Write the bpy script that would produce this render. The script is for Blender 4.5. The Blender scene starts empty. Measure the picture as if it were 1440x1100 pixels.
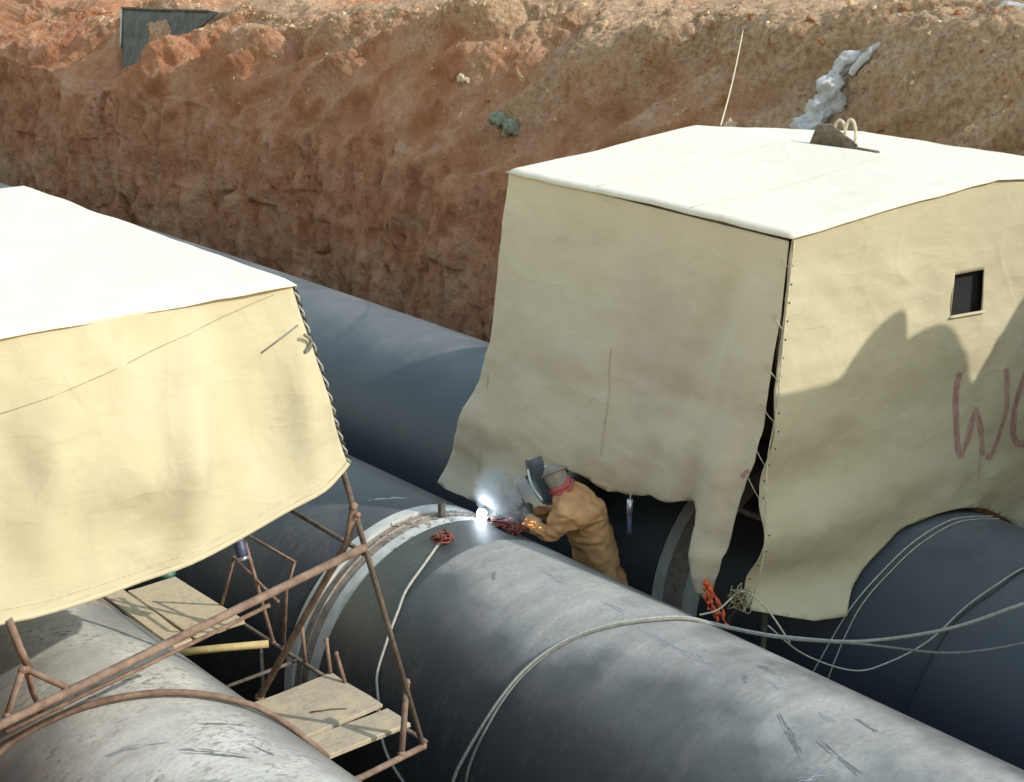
import bpy, bmesh, math, random
import numpy as np
from mathutils import Vector, Matrix
from mathutils.bvhtree import BVHTree

R = math.radians
rng = random.Random(7)
scene = bpy.context.scene
col = scene.collection

# ------------------------------------------------------------------ camera
cam_d = bpy.data.cameras.new('camera')
cam = bpy.data.objects.new('camera', cam_d)
col.objects.link(cam)
cam.location = (0, 0, 6.3)
cam.rotation_euler = Vector((0.61773, 0.71782, -0.32116)).to_track_quat('-Z', 'Y').to_euler()
cam_d.sensor_width = 36
cam_d.lens = 57.5
cam_d.clip_end = 2000
scene.camera = cam

# ------------------------------------------------------------------ sky and sun
SUN = Vector((0.42, -0.715, 0.559)).normalized()
world = bpy.data.worlds.new('World')
scene.world = world
world.use_nodes = True
wn = world.node_tree
wn.nodes.clear()
wo = wn.nodes.new('ShaderNodeOutputWorld')
wb = wn.nodes.new('ShaderNodeBackground')
ws = wn.nodes.new('ShaderNodeTexSky')
ws.sky_type = 'NISHITA'
ws.sun_disc = False
ws.sun_elevation = math.asin(SUN.z)
ws.sun_rotation = math.atan2(SUN.x, SUN.y)
ws.dust_density = 0.4
ws.air_density = 2.8
ws.ozone_density = 1.6
wb.inputs['Strength'].default_value = 0.15
wn.links.new(ws.outputs[0], wb.inputs[0])
wn.links.new(wb.outputs[0], wo.inputs[0])

sun_d = bpy.data.lights.new('sun', 'SUN')
sun_d.energy = 2.15
sun_d.angle = R(0.6)
sun_d.color = (1.0, 0.93, 0.83)
sun = bpy.data.objects.new('sun', sun_d)
col.objects.link(sun)
sun.rotation_euler = SUN.to_track_quat('Z', 'Y').to_euler()
sun.location = SUN * 60

vs = scene.view_settings
vs.view_transform = 'Standard'
vs.look = 'None'
vs.gamma = 1
vs.use_curve_mapping = False
vs.exposure = 0.92

# ------------------------------------------------------------------ helpers
def tag(o, label=None, cat=None, group=None, kind=None):
    if label: o['label'] = label
    if cat: o['category'] = cat
    if group: o['group'] = group
    if kind: o['kind'] = kind
    return o

def put(o, parent):
    col.objects.link(o)
    if parent is not None:
        o.parent = parent
        if parent.type == 'EMPTY':
            o.location = -Vector(parent.location)
    return o

def thing(name, label, cat, loc=(0, 0, 0), group=None):
    o = bpy.data.objects.new(name, None)
    o.empty_display_size = 0.2
    o.location = loc
    col.objects.link(o)
    return tag(o, label, cat, group)

def mesh_obj(name, verts, faces, mat, parent=None, smooth=True, mats=None, mat_idx=None):
    me = bpy.data.meshes.new(name)
    me.from_pydata([tuple(v) for v in verts], [], [tuple(f) for f in faces])
    if smooth:
        me.polygons.foreach_set('use_smooth', [True] * len(me.polygons))
    for m in (mats or [mat]):
        me.materials.append(m)
    if mat_idx is not None:
        me.polygons.foreach_set('material_index', mat_idx)
    me.update()
    return put(bpy.data.objects.new(name, me), parent)

def bm_obj(name, bm, mat, parent=None, smooth=True):
    me = bpy.data.meshes.new(name)
    bm.to_mesh(me); bm.free()
    if smooth:
        me.polygons.foreach_set('use_smooth', [True] * len(me.polygons))
    me.materials.append(mat)
    return put(bpy.data.objects.new(name, me), parent)

def grid_mesh(name, P, mat, parent=None, smooth=True):
    """P: (n,m,3) array -> fast quad mesh"""
    n, m = P.shape[:2]
    me = bpy.data.meshes.new(name)
    me.vertices.add(n * m)
    me.vertices.foreach_set('co', np.ascontiguousarray(P.reshape(-1), dtype=np.float32))
    i = np.arange(n - 1)[:, None] * m + np.arange(m - 1)[None, :]
    q = np.stack([i, i + m, i + m + 1, i + 1], -1).reshape(-1)
    nf = len(q) // 4
    me.loops.add(nf * 4)
    me.loops.foreach_set('vertex_index', q.astype(np.int32))
    me.polygons.add(nf)
    me.polygons.foreach_set('loop_start', np.arange(0, nf * 4, 4, dtype=np.int32))
    me.polygons.foreach_set('use_smooth', np.full(nf, smooth))
    me.materials.append(mat)
    me.update(calc_edges=True)
    me.validate()
    return put(bpy.data.objects.new(name, me), parent)

def smooth_path(pts, n=6):
    pts = [Vector(p) for p in pts]
    if len(pts) < 3: return pts
    out = []
    for i in range(len(pts) - 1):
        p0 = pts[max(i - 1, 0)]; p1 = pts[i]; p2 = pts[i + 1]; p3 = pts[min(i + 2, len(pts) - 1)]
        for k in range(n):
            t = k / n
            out.append(0.5 * ((2 * p1) + (-p0 + p2) * t + (2 * p0 - 5 * p1 + 4 * p2 - p3) * t * t + (-p0 + 3 * p1 - 3 * p2 + p3) * t ** 3))
    out.append(pts[-1])
    return out

def tube_geo(pts, r, seg=8, base=0):
    pts = [Vector(p) for p in pts]
    verts, faces = [], []
    nrm = None
    n = len(pts)
    for i, p in enumerate(pts):
        d = (pts[min(i + 1, n - 1)] - pts[max(i - 1, 0)])
        d = d.normalized() if d.length > 1e-9 else Vector((0, 0, 1))
        if nrm is None:
            a = Vector((0, 0, 1)) if abs(d.z) < .9 else Vector((1, 0, 0))
            nrm = d.cross(a).normalized()
        else:
            nrm = (nrm - d * nrm.dot(d))
            nrm = nrm.normalized() if nrm.length > 1e-6 else d.orthogonal().normalized()
        b = d.cross(nrm)
        rr = r[i] if isinstance(r, (list, tuple)) else r
        for k in range(seg):
            a = 2 * math.pi * k / seg
            verts.append(p + (nrm * math.cos(a) + b * math.sin(a)) * rr)
    for i in range(n - 1):
        for k in range(seg):
            a = base + i * seg + k; b_ = base + i * seg + (k + 1) % seg
            faces.append((a, b_, b_ + seg, a + seg))
    faces.append(tuple(base + k for k in reversed(range(seg))))
    faces.append(tuple(base + (n - 1) * seg + k for k in range(seg)))
    return verts, faces

def tube(name, pts, r, mat, parent=None, seg=8, smooth=False, n=6, wob=0.0):
    p = smooth_path(pts, n) if smooth else [Vector(q) for q in pts]
    if wob:
        p = [q + Vector((rng.gauss(0, wob), rng.gauss(0, wob), rng.gauss(0, wob))) for q in p]
    v, f = tube_geo(p, r, seg)
    return mesh_obj(name, v, f, mat, parent)

def box_geo(c, s, rotz=0, bev=0.0):
    bm = bmesh.new()
    bmesh.ops.create_cube(bm, size=1)
    bmesh.ops.scale(bm, vec=s, verts=bm.verts)
    if bev: bmesh.ops.bevel(bm, geom=bm.edges[:], offset=bev, segments=1, affect='EDGES')
    bmesh.ops.rotate(bm, cent=(0, 0, 0), matrix=Matrix.Rotation(rotz, 3, 'Z'), verts=bm.verts)
    bmesh.ops.translate(bm, vec=c, verts=bm.verts)
    return bm

# ---- numpy noise
def _hash(i, j, k, seed):
    h = (i.astype(np.int64) * 374761393 + j.astype(np.int64) * 668265263 + k.astype(np.int64) * 2147483647 + seed * 974711) & 0xFFFFFFFF
    h = ((h ^ (h >> 13)) * 1274126177) & 0xFFFFFFFF
    h = ((h ^ (h >> 16)) * 2246822519) & 0xFFFFFFFF
    return ((h ^ (h >> 15)) & 0xFFFFFF) / float(0xFFFFFF)

def vnoise(x, y, z, seed=0):
    x = np.asarray(x, float); y = np.asarray(y, float) + 0 * x; z = np.asarray(z, float) + 0 * x
    xi, yi, zi = np.floor(x), np.floor(y), np.floor(z)
    f = lambda t: t * t * t * (t * (t * 6 - 15) + 10)
    u, v, w = f(x - xi), f(y - yi), f(z - zi)
    r = 0
    for a in (0, 1):
        for b in (0, 1):
            for c in (0, 1):
                r = r + _hash(xi + a, yi + b, zi + c, seed) * (u if a else 1 - u) * (v if b else 1 - v) * (w if c else 1 - w)
    return r * 2 - 1

def fbm(x, y, z, oct=4, seed=0, gain=.5, lac=2.03):
    r = 0; a = 1; t = 0
    for o in range(oct):
        r = r + a * vnoise(x * lac ** o, y * lac ** o, z * lac ** o, seed + o * 17); t += a; a *= gain
    return r / t

def voro(x, y, z, seed=0):
    xi, yi, zi = np.floor(x), np.floor(y), np.floor(z)
    best = np.full(np.shape(x), 9.0); sec = best.copy()
    for a in (-1, 0, 1):
        for b in (-1, 0, 1):
            for c in (-1, 0, 1):
                I, J, K = xi + a, yi + b, zi + c
                d = (I + _hash(I, J, K, seed) - x) ** 2 + (J + _hash(I, J, K, seed + 5) - y) ** 2 + (K + _hash(I, J, K, seed + 9) - z) ** 2
                sec = np.minimum(sec, np.maximum(best, d)); best = np.minimum(best, d)
    return np.sqrt(best), np.sqrt(sec)

# ------------------------------------------------------------------ materials
class NT:
    def __init__(s, name):
        s.m = bpy.data.materials.new(name); s.m.use_nodes = True
        s.t = s.m.node_tree; s.n = s.t.nodes; s.n.clear()
        s.out = s.n.new('ShaderNodeOutputMaterial')
        s.b = s.n.new('ShaderNodeBsdfPrincipled')
        s.link(s.b.outputs[0], s.out.inputs[0])
        s.tc = s.n.new('ShaderNodeTexCoord')
    def link(s, a, b): s.t.links.new(a, b)
    def obj(s): return s.tc.outputs['Object']
    def mapping(s, scale, src=None, rot=(0, 0, 0)):
        m = s.n.new('ShaderNodeMapping'); m.inputs['Scale'].default_value = scale; m.inputs['Rotation'].default_value = rot
        s.link(src or s.obj(), m.inputs[0]); return m.outputs[0]
    def noise(s, scale, src=None, detail=5, rough=.55, dist=0.0):
        n = s.n.new('ShaderNodeTexNoise'); n.inputs['Scale'].default_value = scale
        n.inputs['Detail'].default_value = detail; n.inputs['Roughness'].default_value = rough
        n.inputs['Distortion'].default_value = dist
        s.link(src or s.obj(), n.inputs['Vector']); return n.outputs['Fac']
    def voronoi(s, scale, src=None, feature='F1', rand=1):
        n = s.n.new('ShaderNodeTexVoronoi'); n.feature = feature; n.inputs['Scale'].default_value = scale
        n.inputs['Randomness'].default_value = rand
        s.link(src or s.obj(), n.inputs['Vector']); return n.outputs['Distance']
    def ramp(s, src, stops):
        r = s.n.new('ShaderNodeValToRGB'); e = r.color_ramp.elements
        while len(e) < len(stops): e.new(0.5)
        for el, (p, c) in zip(e, stops):
            el.position = p; el.color = (c, c, c, 1) if isinstance(c, (int, float)) else (*c, 1)
        s.link(src, r.inputs[0]); return r.outputs[0]
    def mix(s, fac, a, b, mode='MIX'):
        m = s.n.new('ShaderNodeMix'); m.data_type = 'RGBA'; m.blend_type = mode
        for sock, v in ((m.inputs[0], fac), (m.inputs[6], a), (m.inputs[7], b)):
            if isinstance(v, (int, float)): sock.default_value = v
            elif isinstance(v, tuple): sock.default_value = (*v, 1)
            else: s.link(v, sock)
        return m.outputs[2]
    def math(s, op, a, b=None, c=None, clamp=False):
        m = s.n.new('ShaderNodeMath'); m.operation = op; m.use_clamp = clamp
        for i, v in enumerate((a, b, c)):
            if v is None: continue
            if isinstance(v, (int, float)): m.inputs[i].default_value = v
            else: s.link(v, m.inputs[i])
        return m.outputs[0]
    def sep(s, src):
        m = s.n.new('ShaderNodeSeparateXYZ'); s.link(src, m.inputs[0]); return m.outputs
    def comb(s, x, y, z):
        m = s.n.new('ShaderNodeCombineXYZ')
        for i, v in enumerate((x, y, z)):
            if isinstance(v, (int, float)): m.inputs[i].default_value = v
            else: s.link(v, m.inputs[i])
        return m.outputs[0]
    def bump(s, h, strength=.3, dist=.02, nrm=None):
        b = s.n.new('ShaderNodeBump'); b.inputs['Strength'].default_value = strength; b.inputs['Distance'].default_value = dist
        s.link(h, b.inputs['Height'])
        if nrm is not None: s.link(nrm, b.inputs['Normal'])
        s.link(b.outputs[0], s.b.inputs['Normal']); return b.outputs[0]
    def set(s, **k):
        for n_, v in k.items():
            sock = s.b.inputs[{'color': 'Base Color', 'rough': 'Roughness', 'metal': 'Metallic', 'spec': 'Specular IOR Level'}.get(n_, n_)]
            if isinstance(v, tuple): sock.default_value = (*v, 1)
            elif isinstance(v, (int, float)): sock.default_value = v
            else: s.link(v, sock)
        return s

def mat_plain(name, color, rough=.6, var=.25, scale=12, metal=0, spec=.5, bump=.2):
    t = NT(name); n = t.noise(scale)
    dark = tuple(c * (1 - var) for c in color); light = tuple(min(1, c * (1 + var)) for c in color)
    t.set(color=t.ramp(n, [(.3, dark), (.7, light)]), rough=rough, metal=metal, spec=spec)
    if bump: t.bump(t.noise(scale * 5), bump, .004)
    return t.m

def mat_soil(name, streak=True):
    t = NT(name); o = t.obj()
    big = t.noise(.55, detail=4); mid = t.noise(2.2, detail=6, rough=.62); fine = t.noise(16, detail=7, rough=.68)
    c = t.ramp(mid, [(.30, (.39, .152, .076)), (.47, (.49, .218, .12)), (.60, (.55, .282, .17)), (.74, (.57, .358, .242))])
    tan = t.ramp(fine, [(.35, (.34, .20, .125)), (.65, (.60, .44, .30))])
    z = t.sep(o)[2]
    up = t.ramp(t.math('ADD', t.math('MULTIPLY', t.math('SUBTRACT', z, 2.9), .45), t.math('MULTIPLY', t.math('SUBTRACT', big, .5), 1.6)), [(.2, 0.0), (.72, 1.0)])
    c = t.mix(t.math('MULTIPLY', up, .9), c, tan)  # sandier upward, and paled at the crest to stand in for sunlight
    # vertical staining on the cut face
    st = t.noise(3.2, t.mapping((1, 1.6, .16)), detail=5, rough=.6)
    c = t.mix(t.ramp(st, [(.54, 0.0), (.74, .42)]), c, (.26, .125, .07))
    c = t.mix(t.ramp(t.noise(2.6, t.mapping((1, 1.3, .22), rot=(.2, 0, 0)), detail=6), [(.57, 0.0), (.74, .5)]), c, (.47, .31, .20))
    # ochre/olive patches and pale chalky bits
    c = t.mix(t.ramp(t.noise(.9, t.mapping((1, 1, 1.8)), detail=5), [(.60, 0.0), (.72, .5)]), c, (.48, .335, .20))
    chalk = t.voronoi(17, t.mapping((1, 1, 1.2)))
    c = t.mix(t.math('MULTIPLY', t.ramp(chalk, [(.10, 1.0), (.2, 0.0)]), t.ramp(t.noise(1.7, detail=4), [(.53, 0.0), (.66, .85)])), c, (.66, .55, .42))
    c = t.mix(t.ramp(fine, [(.25, .42), (.48, 0.0)]), c, (.20, .085, .045))
    t.set(color=c, rough=.95, spec=.15)
    h = t.math('ADD', t.math('MULTIPLY', t.noise(34, detail=8, rough=.7), .6), t.math('MULTIPLY', fine, 1.2))
    h = t.math('ADD', h, t.math('MULTIPLY', t.noise(9, t.mapping((1, 1.6, .35)), 6, .65), 1.2))
    t.bump(h, 1.0, .045)
    return t.m

def mat_pipe(name, xc, dust=1.0, clean=None, tint=(.026, .031, .040), dirt=.0, low=(.02, .16, .46)):
    """black polyethylene coating with wind-blown dust settled on top; xc,zc = axis"""
    t = NT(name); o = t.sep(t.obj())
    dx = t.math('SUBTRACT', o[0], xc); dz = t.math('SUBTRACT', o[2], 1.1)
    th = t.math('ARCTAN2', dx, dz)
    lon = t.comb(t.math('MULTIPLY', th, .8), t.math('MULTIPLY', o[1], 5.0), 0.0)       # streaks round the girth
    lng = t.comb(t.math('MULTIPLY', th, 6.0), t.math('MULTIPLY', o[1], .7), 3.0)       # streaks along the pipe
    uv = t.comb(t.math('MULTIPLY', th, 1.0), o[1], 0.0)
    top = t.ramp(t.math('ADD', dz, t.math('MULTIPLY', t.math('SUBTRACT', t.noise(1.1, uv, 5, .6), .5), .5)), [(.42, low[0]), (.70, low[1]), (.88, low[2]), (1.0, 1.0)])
    s1 = t.ramp(t.noise(1.5, lon, 4, .6), [(.25, .72), (.7, 1.0)])
    s2 = t.ramp(t.noise(1.0, uv, 6, .65), [(.3, .62), (.6, 1.0)])
    grit = t.ramp(t.noise(38, uv, 6, .7), [(.3, .8), (.6, 1.0)])
    hair = t.ramp(t.noise(1.0, t.comb(t.math('ADD', t.math('MULTIPLY', th, 2.2), t.math('MULTIPLY', o[1], .8)), t.math('MULTIPLY', o[1], 42.0), 2.0), 5, .7), [(.3, .88), (.62, 1.0)])
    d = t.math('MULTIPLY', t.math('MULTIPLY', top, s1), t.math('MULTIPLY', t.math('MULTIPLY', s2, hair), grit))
    d = t.math('ADD', d, t.math('MULTIPLY', t.math('SUBTRACT', hair, .92), .04))
    if clean is not None:   # freshly wiped collar beside the joint
        y0, y1 = clean
        edge = t.math('ADD', o[1], t.math('MULTIPLY', t.math('SUBTRACT', t.noise(5, uv, 4), .5), .05))
        inside = t.math('MULTIPLY', t.math('GREATER_THAN', edge, y0), t.math('LESS_THAN', edge, y1))
        d = t.math('MULTIPLY', d, t.math('SUBTRACT', 1.0, t.math('MULTIPLY', inside, .78)))
    scr = t.math('MULTIPLY', t.ramp(t.noise(3.0, t.comb(t.math('MULTIPLY', th, 1.0), t.math('MULTIPLY', o[1], 7.0), 1.0), 8, .75), [(.64, 0.0), (.74, 1.0)]), t.ramp(t.noise(.8, uv, 3), [(.5, 0.0), (.6, 1.0)]))
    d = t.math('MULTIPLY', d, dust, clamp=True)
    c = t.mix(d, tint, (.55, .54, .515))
    c = t.mix(t.math('MULTIPLY', scr, .30), c, (.30, .33, .36))
    mud = t.ramp(t.noise(1.3, uv, 7, .7, .4), [(.63, 0.0), (.72, .55)])
    c = t.mix(t.math('MULTIPLY', mud, t.ramp(t.noise(22, uv, 5, .7), [(.42, 0.0), (.56, 1.0)])), c, (.13, .115, .10))
    if dirt:
        sp = t.math('MULTIPLY', t.ramp(t.noise(16, t.comb(t.math('MULTIPLY', th, 1.0), t.math('MULTIPLY', o[1], 2.0), 5.0), 7, .75, .6), [(.50, 0.0), (.60, 1.0)]), t.ramp(t.noise(2.2, uv, 4, .6), [(.42, 0.0), (.6, 1.0)]))
        c = t.mix(t.math('MULTIPLY', sp, dirt), c, (.15, .13, .105))
        c = t.mix(t.ramp(t.noise(2.0, t.comb(t.math('MULTIPLY', th, .7), t.math('MULTIPLY', o[1], 2.6), 9.0), 5, .6), [(.56, 0.0), (.70, .5 * dirt)]), c, (.25, .20, .14))
    t.set(color=c, rough=t.ramp(d, [(0.0, .48), (.4, .85)]), spec=.5)
    t.bump(t.math('ADD', t.noise(.8, uv, 3, .5), t.math('MULTIPLY', t.noise(60, uv, 4, .6), .05)), .12, .02)
    return t.m

def mat_canvas(name, color, light, stain=(.46, .38, .30), pink=0.0):
    t = NT(name); o = t.obj()
    n = t.noise(1.4, detail=6, rough=.6); n2 = t.noise(7, detail=6, rough=.65)
    c = t.mix(t.ramp(n, [(.3, 0.0), (.72, 1.0)]), color, light)
    c = t.mix(t.ramp(n2, [(.52, 0.0), (.78, .38)]), c, stain)
    zz = t.noise(2.2, t.mapping((1, 1, 3.2)), detail=5)
    c = t.mix(t.ramp(zz, [(.58, 0.0), (.75, .35)]), c, tuple(k * .84 for k in stain))
    if pink: c = t.mix(t.ramp(t.noise(1.1, detail=4), [(.50, 0.0), (.70, pink)]), c, (.50, .40, .34))
    grime = t.ramp(t.noise(26, detail=7, rough=.75), [(.56, 0.0), (.72, .3)])
    c = t.mix(t.math('MULTIPLY', grime, t.ramp(t.noise(1.9, detail=3), [(.45, 0.0), (.6, 1.0)])), c, tuple(k * .72 for k in stain))
    t.set(color=c, rough=.88, spec=.2)
    wv = t.math('ADD', t.noise(190, t.mapping((1, 1, .10)), 1, .5), t.noise(190, t.mapping((.10, .10, 1)), 1, .5))
    # sharp creases: thin ridges where a warped noise crosses its middle value
    cr = t.math('ABSOLUTE', t.math('SUBTRACT', t.noise(1.7, t.mapping((1, 1, .55), rot=(.5, .4, 0)), 3, .5, .5), .5))
    cr2 = t.math('ABSOLUTE', t.math('SUBTRACT', t.noise(3.6, t.mapping((.6, .6, 1.3), rot=(-.3, .2, .3)), 3, .5, .3), .5))
    hh = t.math('ADD', t.math('MULTIPLY', t.ramp(cr, [(0.0, 1.0), (.05, 0.0)]), .55), t.math('MULTIPLY', t.ramp(cr2, [(0.0, 1.0), (.06, 0.0)]), .3))
    t.bump(t.math('ADD', t.math('ADD', t.math('MULTIPLY', wv, .10), hh), t.math('MULTIPLY', t.noise(9, detail=5), .8)), .32, .012)
    t.b.inputs['Sheen Weight'].default_value = .15
    return t.m

def mat_emit(name, color, strength):
    t = NT(name); t.set(color=(0, 0, 0))
    t.b.inputs['Emission Color'].default_value = (*color, 1); t.b.inputs['Emission Strength'].default_value = strength
    return t.m

def mat_rust(name, a=(.20, .125, .092), b=(.31, .215, .17), dark=(.085, .058, .046), over=(.26, .135, .075)):
    t = NT(name); n = t.noise(14, detail=7, rough=.7); n2 = t.noise(70, detail=4)
    c = t.ramp(n, [(.3, dark), (.46, a), (.66, b)])
    t.set(color=t.mix(t.ramp(n2, [(.45, 0.0), (.7, .4)]), c, over), rough=.82, metal=.15, spec=.35)
    t.bump(n2, .4, .004); return t.m

def mat_wood(name, a, b, rot=0):
    t = NT(name); g = t.noise(5, t.mapping((1.2, 22, 10), rot=(0, 0, rot)), 6, .6)
    n = t.noise(9, detail=6, rough=.7)
    c = t.mix(t.ramp(n, [(.4, 0.0), (.66, .65)]), t.ramp(g, [(.3, a), (.7, b)]), (.46, .37, .26))
    c = t.mix(t.ramp(t.noise(30, detail=6, rough=.75), [(.5, 0.0), (.66, .6)]), c, (.24, .17, .11))
    c = t.mix(t.ramp(t.noise(4, detail=5, rough=.7), [(.5, 0.0), (.62, .5)]), c, (.50, .40, .27))
    t.set(color=c, rough=.9, spec=.2); t.bump(t.math('ADD', g, t.noise(60, detail=4)), .35, .006); return t.m

M = {}
M['soil'] = mat_soil('red_brown_soil')
M['clod'] = mat_plain('pale_sandy_clod', (.52, .37, .23), .95, .35, 9, spec=.1, bump=.8)
M['clod2'] = mat_plain('chalky_stone', (.56, .46, .35), .95, .25, 9, spec=.1, bump=.8)
M['clod3'] = mat_plain('red_clod', (.30, .14, .07), .95, .35, 9, spec=.1, bump=.8)
M['ground'] = mat_plain('sunbaked_sand', (.52, .40, .26), .95, .2, 3, spec=.1, bump=.5)
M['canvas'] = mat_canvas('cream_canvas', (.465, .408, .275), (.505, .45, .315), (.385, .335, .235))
M['canvas_shade'] = mat_canvas('shade_lightened_canvas', (.55, .465, .345), (.595, .51, .385), (.47, .395, .295), pink=.45)  # canvas colour lightened to brighten the side cloth that hangs in shade
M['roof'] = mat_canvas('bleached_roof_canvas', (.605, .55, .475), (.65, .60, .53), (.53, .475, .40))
M['rust'] = mat_rust('rusty_steel')
M['rust_pink'] = mat_rust('primed_rusty_tube', (.18, .12, .09), (.28, .20, .155), (.10, .068, .052), (.22, .125, .08))
M['steel_dark'] = mat_rust('dark_rusty_steel', (.11, .085, .066), (.20, .165, .13), (.05, .042, .034), (.14, .10, .07))
M['bare'] = mat_rust('bare_pipe_end', (.27, .225, .19), (.40, .34, .29), (.13, .10, .085), (.34, .26, .20))
M['pale_band'] = mat_plain('pale_coating_edge', (.47, .47, .45), .6, .18, 11, bump=.25)
M['wood'] = mat_wood('grey_plank', (.30, .25, .19), (.42, .36, .28))
M['board'] = mat_wood('sandy_board', (.42, .33, .22), (.52, .42, .29), .3)
M['yellow'] = mat_plain('yellow_timber', (.42, .32, .14), .7, .25, 14)
M['rope'] = mat_plain('pale_rope', (.31, .30, .27), .9, .25, 60)
M['cable'] = mat_plain('grey_cable', (.16, .16, .15), .6, .3, 30)
M['wire'] = mat_plain('thin_pale_wire', (.34, .33, .30), .7, .2, 30)
M['dark_cable'] = mat_plain('dark_cable', (.035, .035, .037), .5, .3, 30)
M['cord'] = mat_plain('lacing_cord', (.52, .45, .34), .9, .25, 60)
M['orange'] = mat_plain('orange_ribbon', (.75, .13, .045), .7, .2, 25)
M['red'] = mat_plain('dark_red_cord', (.17, .035, .024), .6, .4, 45)
M['straw'] = mat_plain('straw_cord', (.30, .25, .15), .9, .3, 40)
M['plastic'] = mat_plain('grey_plastic_sheet', (.42, .40, .42), .7, .18, 9, bump=.3)
M['rag'] = mat_plain('grey_green_rag', (.21, .215, .165), .95, .35, 18)
M['sheet'] = mat_plain('charcoal_sheet', (.075, .078, .08), .75, .4, 7, bump=.3)
M['window'] = mat_plain('black_window_mesh', (.008, .008, .010), .7, .3, 30)
M['paint'] = mat_plain('faded_red_paint', (.41, .225, .205), .9, .3, 26)
M['paint2'] = mat_plain('faint_red_paint', (.55, .43, .36), .9, .2, 26)
M['jacket'] = mat_plain('tan_work_jacket', (.53, .30, .15), .95, .22, 14, spec=.15, bump=.5)
M['trouser'] = mat_plain('dark_trousers', (.045, .05, .06), .95, .3, 14, bump=.5)
M['glove'] = mat_plain('dark_leather_glove', (.075, .065, .055), .8, .35, 20, bump=.4)
M['hood'] = mat_plain('grey_balaclava', (.27, .23, .20), .95, .2, 20, bump=.5)
M['mask'] = mat_plain('worn_helmet_shell', (.085, .095, .11), .35, .3, 14)
M['mask_rim'] = mat_plain('bright_helmet_edge', (.55, .60, .62), .3, .15, 14)
M['scarf'] = mat_plain('red_scarf', (.40, .095, .09), .9, .3, 30)
M['scuff'] = mat_plain('dark_scuff', (.16, .16, .165), .7, .4, 45)
M['scuff2'] = mat_plain('grey_blue_scrape', (.27, .28, .31), .7, .3, 30)
M['metal'] = mat_plain('brushed_can', (.55, .56, .60), .35, .2, 12, metal=.7)
M['navy'] = mat_plain('navy_label', (.045, .06, .12), .5, .2, 12)
M['green'] = mat_plain('green_plastic', (.03, .13, .09), .5, .2, 12)
M['floor'] = mat_plain('damp_trench_floor', (.12, .065, .038), .95, .35, 3, spec=.15, bump=.8)

# ------------------------------------------------------------------ trench and banks
def bank_profile(y):
    """break and crest of the far bank at y: (xb, zb, xc, zc)"""
    t = np.clip((y - 7.5) / 8.0, 0, 1); t = t * t * (3 - 2 * t)
    zb = 3.55 - .72 * t + .10 * np.sin(y * 1.3) + .06 * np.sin(y * 2.9 + 1)
    zc = 4.92 - .072 * np.clip(y - 8, -6, 16) + .10 * np.sin(y * .9 + .6) + .06 * np.sin(y * 2.3)
    xb = 11.15 + .10 * np.sin(y * .8) + 0 * y
    xc = 12.42 + .20 * np.sin(y * .55 + 1) + .10 * np.sin(y * 1.7)
    return xb, zb, xc, zc

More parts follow.
